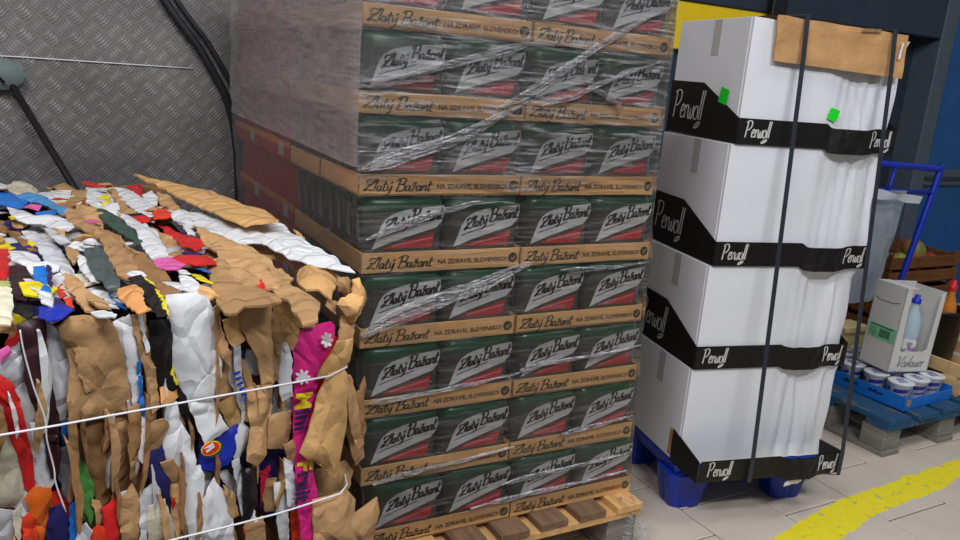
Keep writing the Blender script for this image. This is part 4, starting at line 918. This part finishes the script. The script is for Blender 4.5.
for k in range(12):
    wd = random.choice((.0015, .003)); bc.add([(-.0018, y, .125), (-.0018, y+wd, .125), (-.0018, y+wd, .158), (-.0018, y, .158)], [(0, 1, 2, 3)]); y += wd+.002
bc.add([(-.0018, .02, .166), (-.0018, .125, .166), (-.0018, .125, .17), (-.0018, .02, .17)], [(0, 1, 2, 3)])
for k in range(4): bc.add([(-.0018, .10, .125+k*.009), (-.0018, .13, .125+k*.009), (-.0018, .13, .127+k*.009), (-.0018, .10, .127+k*.009)], [(0, 1, 2, 3)])
bc.build('barcode', M_ink, wb)
L_V = ([[(-.05, .85), (.05, .95), (.1, .05), (.2, .5), (.36, 1.0), (.3, .9)]], .3)
L_od = (L_o[0]+[[(.05, .68), (.07, .7)], [(.15, .68), (.17, .7)]], .24)
L_s = ([[(.02, .1), (.1, .48), (.14, .2), (.06, .02), (-.02, .08)]], .17)
L_u = ([[(.02, .46), (.03, .08), (.12, .05), (.18, .46), (.18, .05), (.24, .06)]], .25)
strokes_mb(word(L_V, L_od, L_s, L_l, L_a, L_u, L_e, L_r), .088, .046, .0019, .25).build('script_lettering', mat('grey_ink', (84, 82, 84), .6), wb, False, (.035, -.0012, .022))
M_pet = bpy.data.materials.new('clear_plastic'); M_pet.use_nodes = True; q = M_pet.node_tree.nodes['Principled BSDF']; q.inputs['Base Color'].default_value = (.62, .82, .95, 1); q.inputs['Roughness'].default_value = .12; q.inputs['Alpha'].default_value = .45
wbm = Matrix.Translation((2.93, 1.815, .2590)) @ Matrix.Rotation(-.14, 4, 'Z') @ Matrix.Rotation(.05, 4, 'Y')
def bottle(name, label, loc, rot, r, h, body_m, cap_m, lab_m, lab2=None):
    o = empty(name, loc, rot); tag(o, label, 'bottle')
    MB().lathe([(r*.9, 0), (r, .01), (r, h*.3), (r*.95, h*.33), (r, h*.36), (r, h*.62), (r*.8, h*.73), (r*.4, h*.84), (r*.38, h*.88), (r*.44, h*.885), (r*.38, h*.89)], 20).build('bottle_body', body_m, o, True)
    MB().lathe([(r*.46, h*.885), (r*.48, h*.89), (r*.46, h*.95), (r*.3, h*.955), (r*.28, h), (r*.2, h)], 16).build('cap', cap_m, o, True)
    MB().lathe([(r+.0006, h*.1), (r+.0008, h*.11), (r+.0008, h*.40), (r+.0006, h*.41)], 20).build('label_sleeve', lab_m, o, True)
    return o
M_bcap = mat('blue_cap', (22, 50, 190), .4)
M_lily = mat('floral_label', (150, 120, 170), .5, .3, 30, rgb2=(220, 226, 214), thr=(.48, .56))
P = wbm @ Vector((.115, .045, .0045)); bottle('water_bottle', 'clear water bottle with blue sports cap inside the white carton', P, (0, .05, -.14), .037, .31, M_pet, M_bcap, M_lily)
P = wbm @ Vector((.045, .105, .0045)); bottle('water_bottle', 'bottle mostly hidden behind the left side of the white carton', P, (0, .05, -.14), .037, .27, M_pet, M_bcap, M_lily)
# light wooden fruit crate, black bucket, bottles
def crate(name, label, x0, x1, y0, y1, z0, hs, m, gap=.016, slat=.055, t=.008):
    o = empty(name, (x0, y0, z0)); tag(o, label, 'crate'); W, D = x1-x0, y1-y0; H = hs*(slat+gap)
    for k in range(hs):
        z = .010+k*(slat+gap)
        MB().box(0, W, 0, t, z, z+slat, .0015).build('slat', m, o); MB().box(0, W, D-t, D, z, z+slat, .0015).build('slat', m, o)
        MB().box(-.001, t, t, D-t, z, z+slat, .0015).build('slat', m, o); MB().box(W-t, W+.001, t, D-t, z, z+slat, .0015).build('slat', m, o)
    for (x, y) in ((t, t), (W-t-.022, t), (t, D-t-.022), (W-t-.022, D-t-.022)): MB().box(x, x+.022, y, y+.022, 0, H+.012, .0015).build('corner_post', m, o)
    n = 4
    for k in range(n): MB().box(.0, W, D*k/n+.01, D*(k+1)/n-.012, 0, .0095, .001).build('floor_slat', m, o)
    return o
M_pine2 = mat('poplar_slat', (214, 178, 128), .75, .12, 7, .15, 40, .2, stretch=(1, 5, 5))
M_dcrate = mat('brown_crate_wood', (112, 70, 40), .8, .3, 7, .2, 40, .2, stretch=(1, 5, 5))
crate('fruit_crate', 'light poplar slat crate on the blue pallet beside the cup tray', 3.262, 3.62, 1.70, 2.14, .1505, 2, M_pine2)
bk = empty('bucket', (3.47, 1.98, .1615)); tag(bk, 'black plastic bucket standing in the light slat crate', 'bucket')
M_bk = mat('black_plastic', (18, 18, 20), .4)
MB().lathe([(.085, 0), (.088, .004), (.108, .27), (.116, .272), (.116, .288), (.106, .288), (.102, .27), (.083, .012), (.02, .010)], 28).build('bucket_body', M_bk, bk, True)
MB().tube([(.117*math.cos(a), .117*math.sin(a), .275+.02*math.sin(a/1.0)) for a in [PI*k/12 for k in range(13)]], .003, 6).build('bucket_handle', mat('wire', (140, 140, 140), .4, metal=.8), bk, True)
M_amber = mat('amber_drink', (206, 122, 40), .2, .2, 20, spec=.6)
M_rcap = mat('red_cap', (210, 30, 34), .4); M_wlab = mat('white_label', (220, 214, 200), .5)
bottle('juice_bottle', 'amber bottle with red cap in the black bucket', (3.50, 1.955, .1735), (0, .0, 0), .036, .40, M_amber, M_rcap, M_wlab)
bottle('juice_bottle', 'shorter amber bottle leaning in the black bucket', (3.43, 2.02, .1735), (0, -.02, 0), .034, .33, M_amber, mat('gold_cap', (190, 150, 70), .35), M_wlab)
cbx = MB().box(0, .16, 0, .09, 0, .175, .003).box(.0, .16, -.012, .0, .150, .175, .002).build('carton_box', mat('cream_carton', (216, 196, 140), .7), None, False, (3.08, 2.148, .1505)); tag(cbx, 'cream cardboard box behind the white bottle carton', 'box')
# blue cart with hanging plastic bag
M_tube = mat('blue_tube_paint', (16, 44, 170), .4, .06)
ca = empty('cart', (3.0, 2.32, 0)); tag(ca, 'blue tubular cart frame behind the white cartons', 'cart')
MB().tube(crom([(-.05, 0, .17), (-.02, 0, .5), (.02, 0, 1.02), (.05, 0, 1.055), (.4, 0, 1.035), (.78, 0, 1.018), (.815, 0, .99), (.70, 0, .496), (.63, 0, .17)], 6), .0155, 10).build('handle_frame', M_tube, ca, True)
MB().tube([(.03, 0, .93), (.795, 0, .90)], .010, 8).build('cross_rail', M_tube, ca, True)
MB().tube([(.42, -.02, .88), (.46, -.005, 1.02)], .009, 8).build('hook', M_tube, ca, True)
MB().tube(crom([(-.05, .42, .17), (-.02, .42, .5), (.02, .42, .72), (.06, .42, .74), (.60, .42, .74), (.64, .42, .72), (.63, .42, .17)], 5), .0155, 8).build('rear_frame', M_tube, ca, True)
MB().box(-.07, .65, -.02, .44, .14, .17, .006).build('platform', M_tube, ca)
for (x, y) in ((0, .03), (.58, .03), (0, .39), (.58, .39)):
    wl = MB().lathe([(.02, -.016), (.055, -.014), (.062, -.008), (.062, .008), (.055, .014), (.02, .016)], 18); wl.xf(Matrix.Translation((x, y, .062)) @ Matrix.Rotation(PI/2, 4, 'X')); wl.build('wheel', M_bk, ca, True)
    MB().box(x-.02, x+.02, y-.022, y+.022, .10, .141, .003).build('castor_fork', mat('steel', (150, 150, 150), .4, metal=.7), ca)
M_bag = mat('grey_plastic_bag', (142, 148, 158), .3, .12, 12, .5, 22, .5)
def bagfn(sgn):
    def g(a, b):
        wd = .12+.05*b; x = (a-.5)*2*wd+.04*b
        th = .05*math.sin(PI*a)**.6*(.4+.6*math.sin(PI*min(1, b*1.1+.05)))
        return Vector((x+.006*noise.noise((a*8, b*5, sgn)), sgn*th+.012*noise.noise((a*9, b*4, 3+sgn)), .52*b))
    return g
bg = empty('plastic_bag', (3.30, 2.265, .40)); tag(bg, 'crumpled grey plastic bag hanging from the blue cart', 'plastic bag')
MB().grid(bagfn(-1), 18, 20).grid(bagfn(1), 18, 20).build('bag_body', M_bag, bg, True)
def rim(a, b): return Vector(((a-.5)*.36+.045, -.056+.006*math.sin(a*11)-.010*b, .50+.035*b-.03*a+.012*noise.noise((a*3, b, 4))))
MB().grid(rim, 24, 4).build('bag_rim', mat('white_plastic', (214, 218, 226), .35, .05, 20, .2, 30), bg, True)
# mango crates at the back
for k in range(3):
    nm = ['lowest brown slat crate of the fruit stack by the blue door', 'middle brown slat crate of the fruit stack by the blue door', 'top brown slat crate full of mangoes by the blue door'][k]
    crate('mango_crate', nm, 3.93, 4.55, 2.54, 2.93, .001+k*.178, 2, M_dcrate, .018, .062, .010)
def mango(loc, rot, s, label, kind):
    m = MB(); n, mm = 18, 12; vs = []
    for j in range(mm+1):
        for k in range(n):
            th, ph = PI*j/mm, 2*PI*k/n
            x, y, z = .056*math.sin(th)*math.cos(ph), .044*math.sin(th)*math.sin(ph), .048*math.cos(th)
            x += .012*(math.cos(th)+.4)*math.sin(th)**2; vs.append(Vector((x, y, z))*s)
    m.add(vs, [(j*n+k, j*n+(k+1) % n, (j+1)*n+(k+1) % n, (j+1)*n+k) for j in range(mm) for k in range(n)])
    cols = {'a': ((110, 124, 50), (196, 104, 60)), 'b': ((150, 150, 70), (186, 168, 80)), 'c': ((150, 50, 56), (186, 74, 60))}[kind]
    o = empty('mango', loc, rot); tag(o, label, 'mango', 'mangoes in the brown crate')
    b = m.build('fruit', mat('mango_skin_'+kind, cols[0], .4, .1, 9, rgb2=cols[1], thr=(.42, .6), spec=.4), o, True); weld(b)
    MB().tube([(0, 0, .046*s), (.003, 0, .056*s)], .004, 6).build('stem', M_woodd, o, True)
zt_ = .001+2*.178+.010
mz = .001+2*.178+.14
for (x, y, z, s, lb, kd) in ((4.30, 2.66, mz+.055, 1.35, 'largest green and red mango on top of the brown crate', 'a'), (4.14, 2.63, mz, 1.15, 'yellow green mango left of the largest one', 'b'), (4.42, 2.64, mz-.01, 1.15, 'red mango at the right front of the crate', 'c'),
                          (4.03, 2.68, mz-.02, 1.1, 'mango at the left end of the crate', 'b'), (4.25, 2.76, mz-.035, 1.1, 'small green mango behind and below the largest one', 'b'), (4.46, 2.75, mz+.0, 1.1, 'reddish mango at the right back of the crate', 'c')):
    mango((x, y, z-.04), (random.uniform(-.3, .3), random.uniform(-.3, .3), random.uniform(0, 6)), s, lb, kd)
# =================================================================== ALONG THE LEFT WALL
M_hose = mat('black_rubber', (34, 34, 38), .5)
hp = [(150, -60), (160, -10), (178, 20), (197, 45), (213, 72), (225, 95), (232, 116), (236, 140), (238, 170), (239, 230)]
for k, (dv, nm) in enumerate(((.028, 'thicker black rubber hose hanging down the tread plate wall'), (.03, 'thinner black cable beside the hose on the tread plate wall'))):
    P = crom([at_v(x+(9 if k else 0), y-(5 if k else 0), VW-dv-.002)for x, y in hp], 5)
    e = P[-1]; P.append(Vector((e.x+.03, VW-.05, .012)))
    o = MB().tube(P, .0155 if k == 0 else .010, 8).build('hose' if k == 0 else 'cable', M_hose, None, True); tag(o, nm, 'hose' if k == 0 else 'cable')
P0 = at_v(11, 84, VW-.035); P1 = at_v(72, 184, VW-.16); d = (P1-P0); Pb = P0+d*((.012-P0.z)/d.z)
sh = empty('shovel', (Pb.x, Pb.y, 0)); tag(sh, 'upturned shovel with dark handle leaning on the tread plate wall', 'shovel')
Ob = Vector((Pb.x, Pb.y, 0))
MB().tube([P0-Ob-d.normalized()*.02, Pb-Ob], .0115, 10).build('handle', mat('dark_handle', (30, 26, 28), .5), sh, True)
bl_ = MB()
def blade(off):
    def g(a, b):
        ang = PI*(a-.5)*1.98; r = b
        x = -.115+.14*r*math.cos(ang+0)*1.0; z = 1.20+.115*r*math.sin(ang)
        x = -.125+.078*r*math.sin(2*PI*a); z = 1.175+.05*r*math.cos(2*PI*a)
        return Vector((x, VW-.040-.018*(1-r*r)+off, z))-Ob
    return g
bl_.grid(blade(0), 32, 8).grid(blade(.008), 32, 8).build('blade', mat('grey_green_blade', (104, 118, 116), .6, .12, 12, .1), sh, True)
MB().tube([Vector((-.150, VW-.066, 1.205))-Ob, Vector((-.105, VW-.064, 1.15))-Ob], .004, 8).build('blade_rib', M_hose, sh, True)
o = MB().tube([at_v(x, y, VW-.006) for x, y in [(-40, 54), (20, 57), (80, 61), (140, 65), (193, 68.5)]], .0022, 6).build('string', M_strap, None, True); tag(o, 'thin white scratch line along the tread plate wall', 'string')  # scratch on the wall, built as a thin raised cord
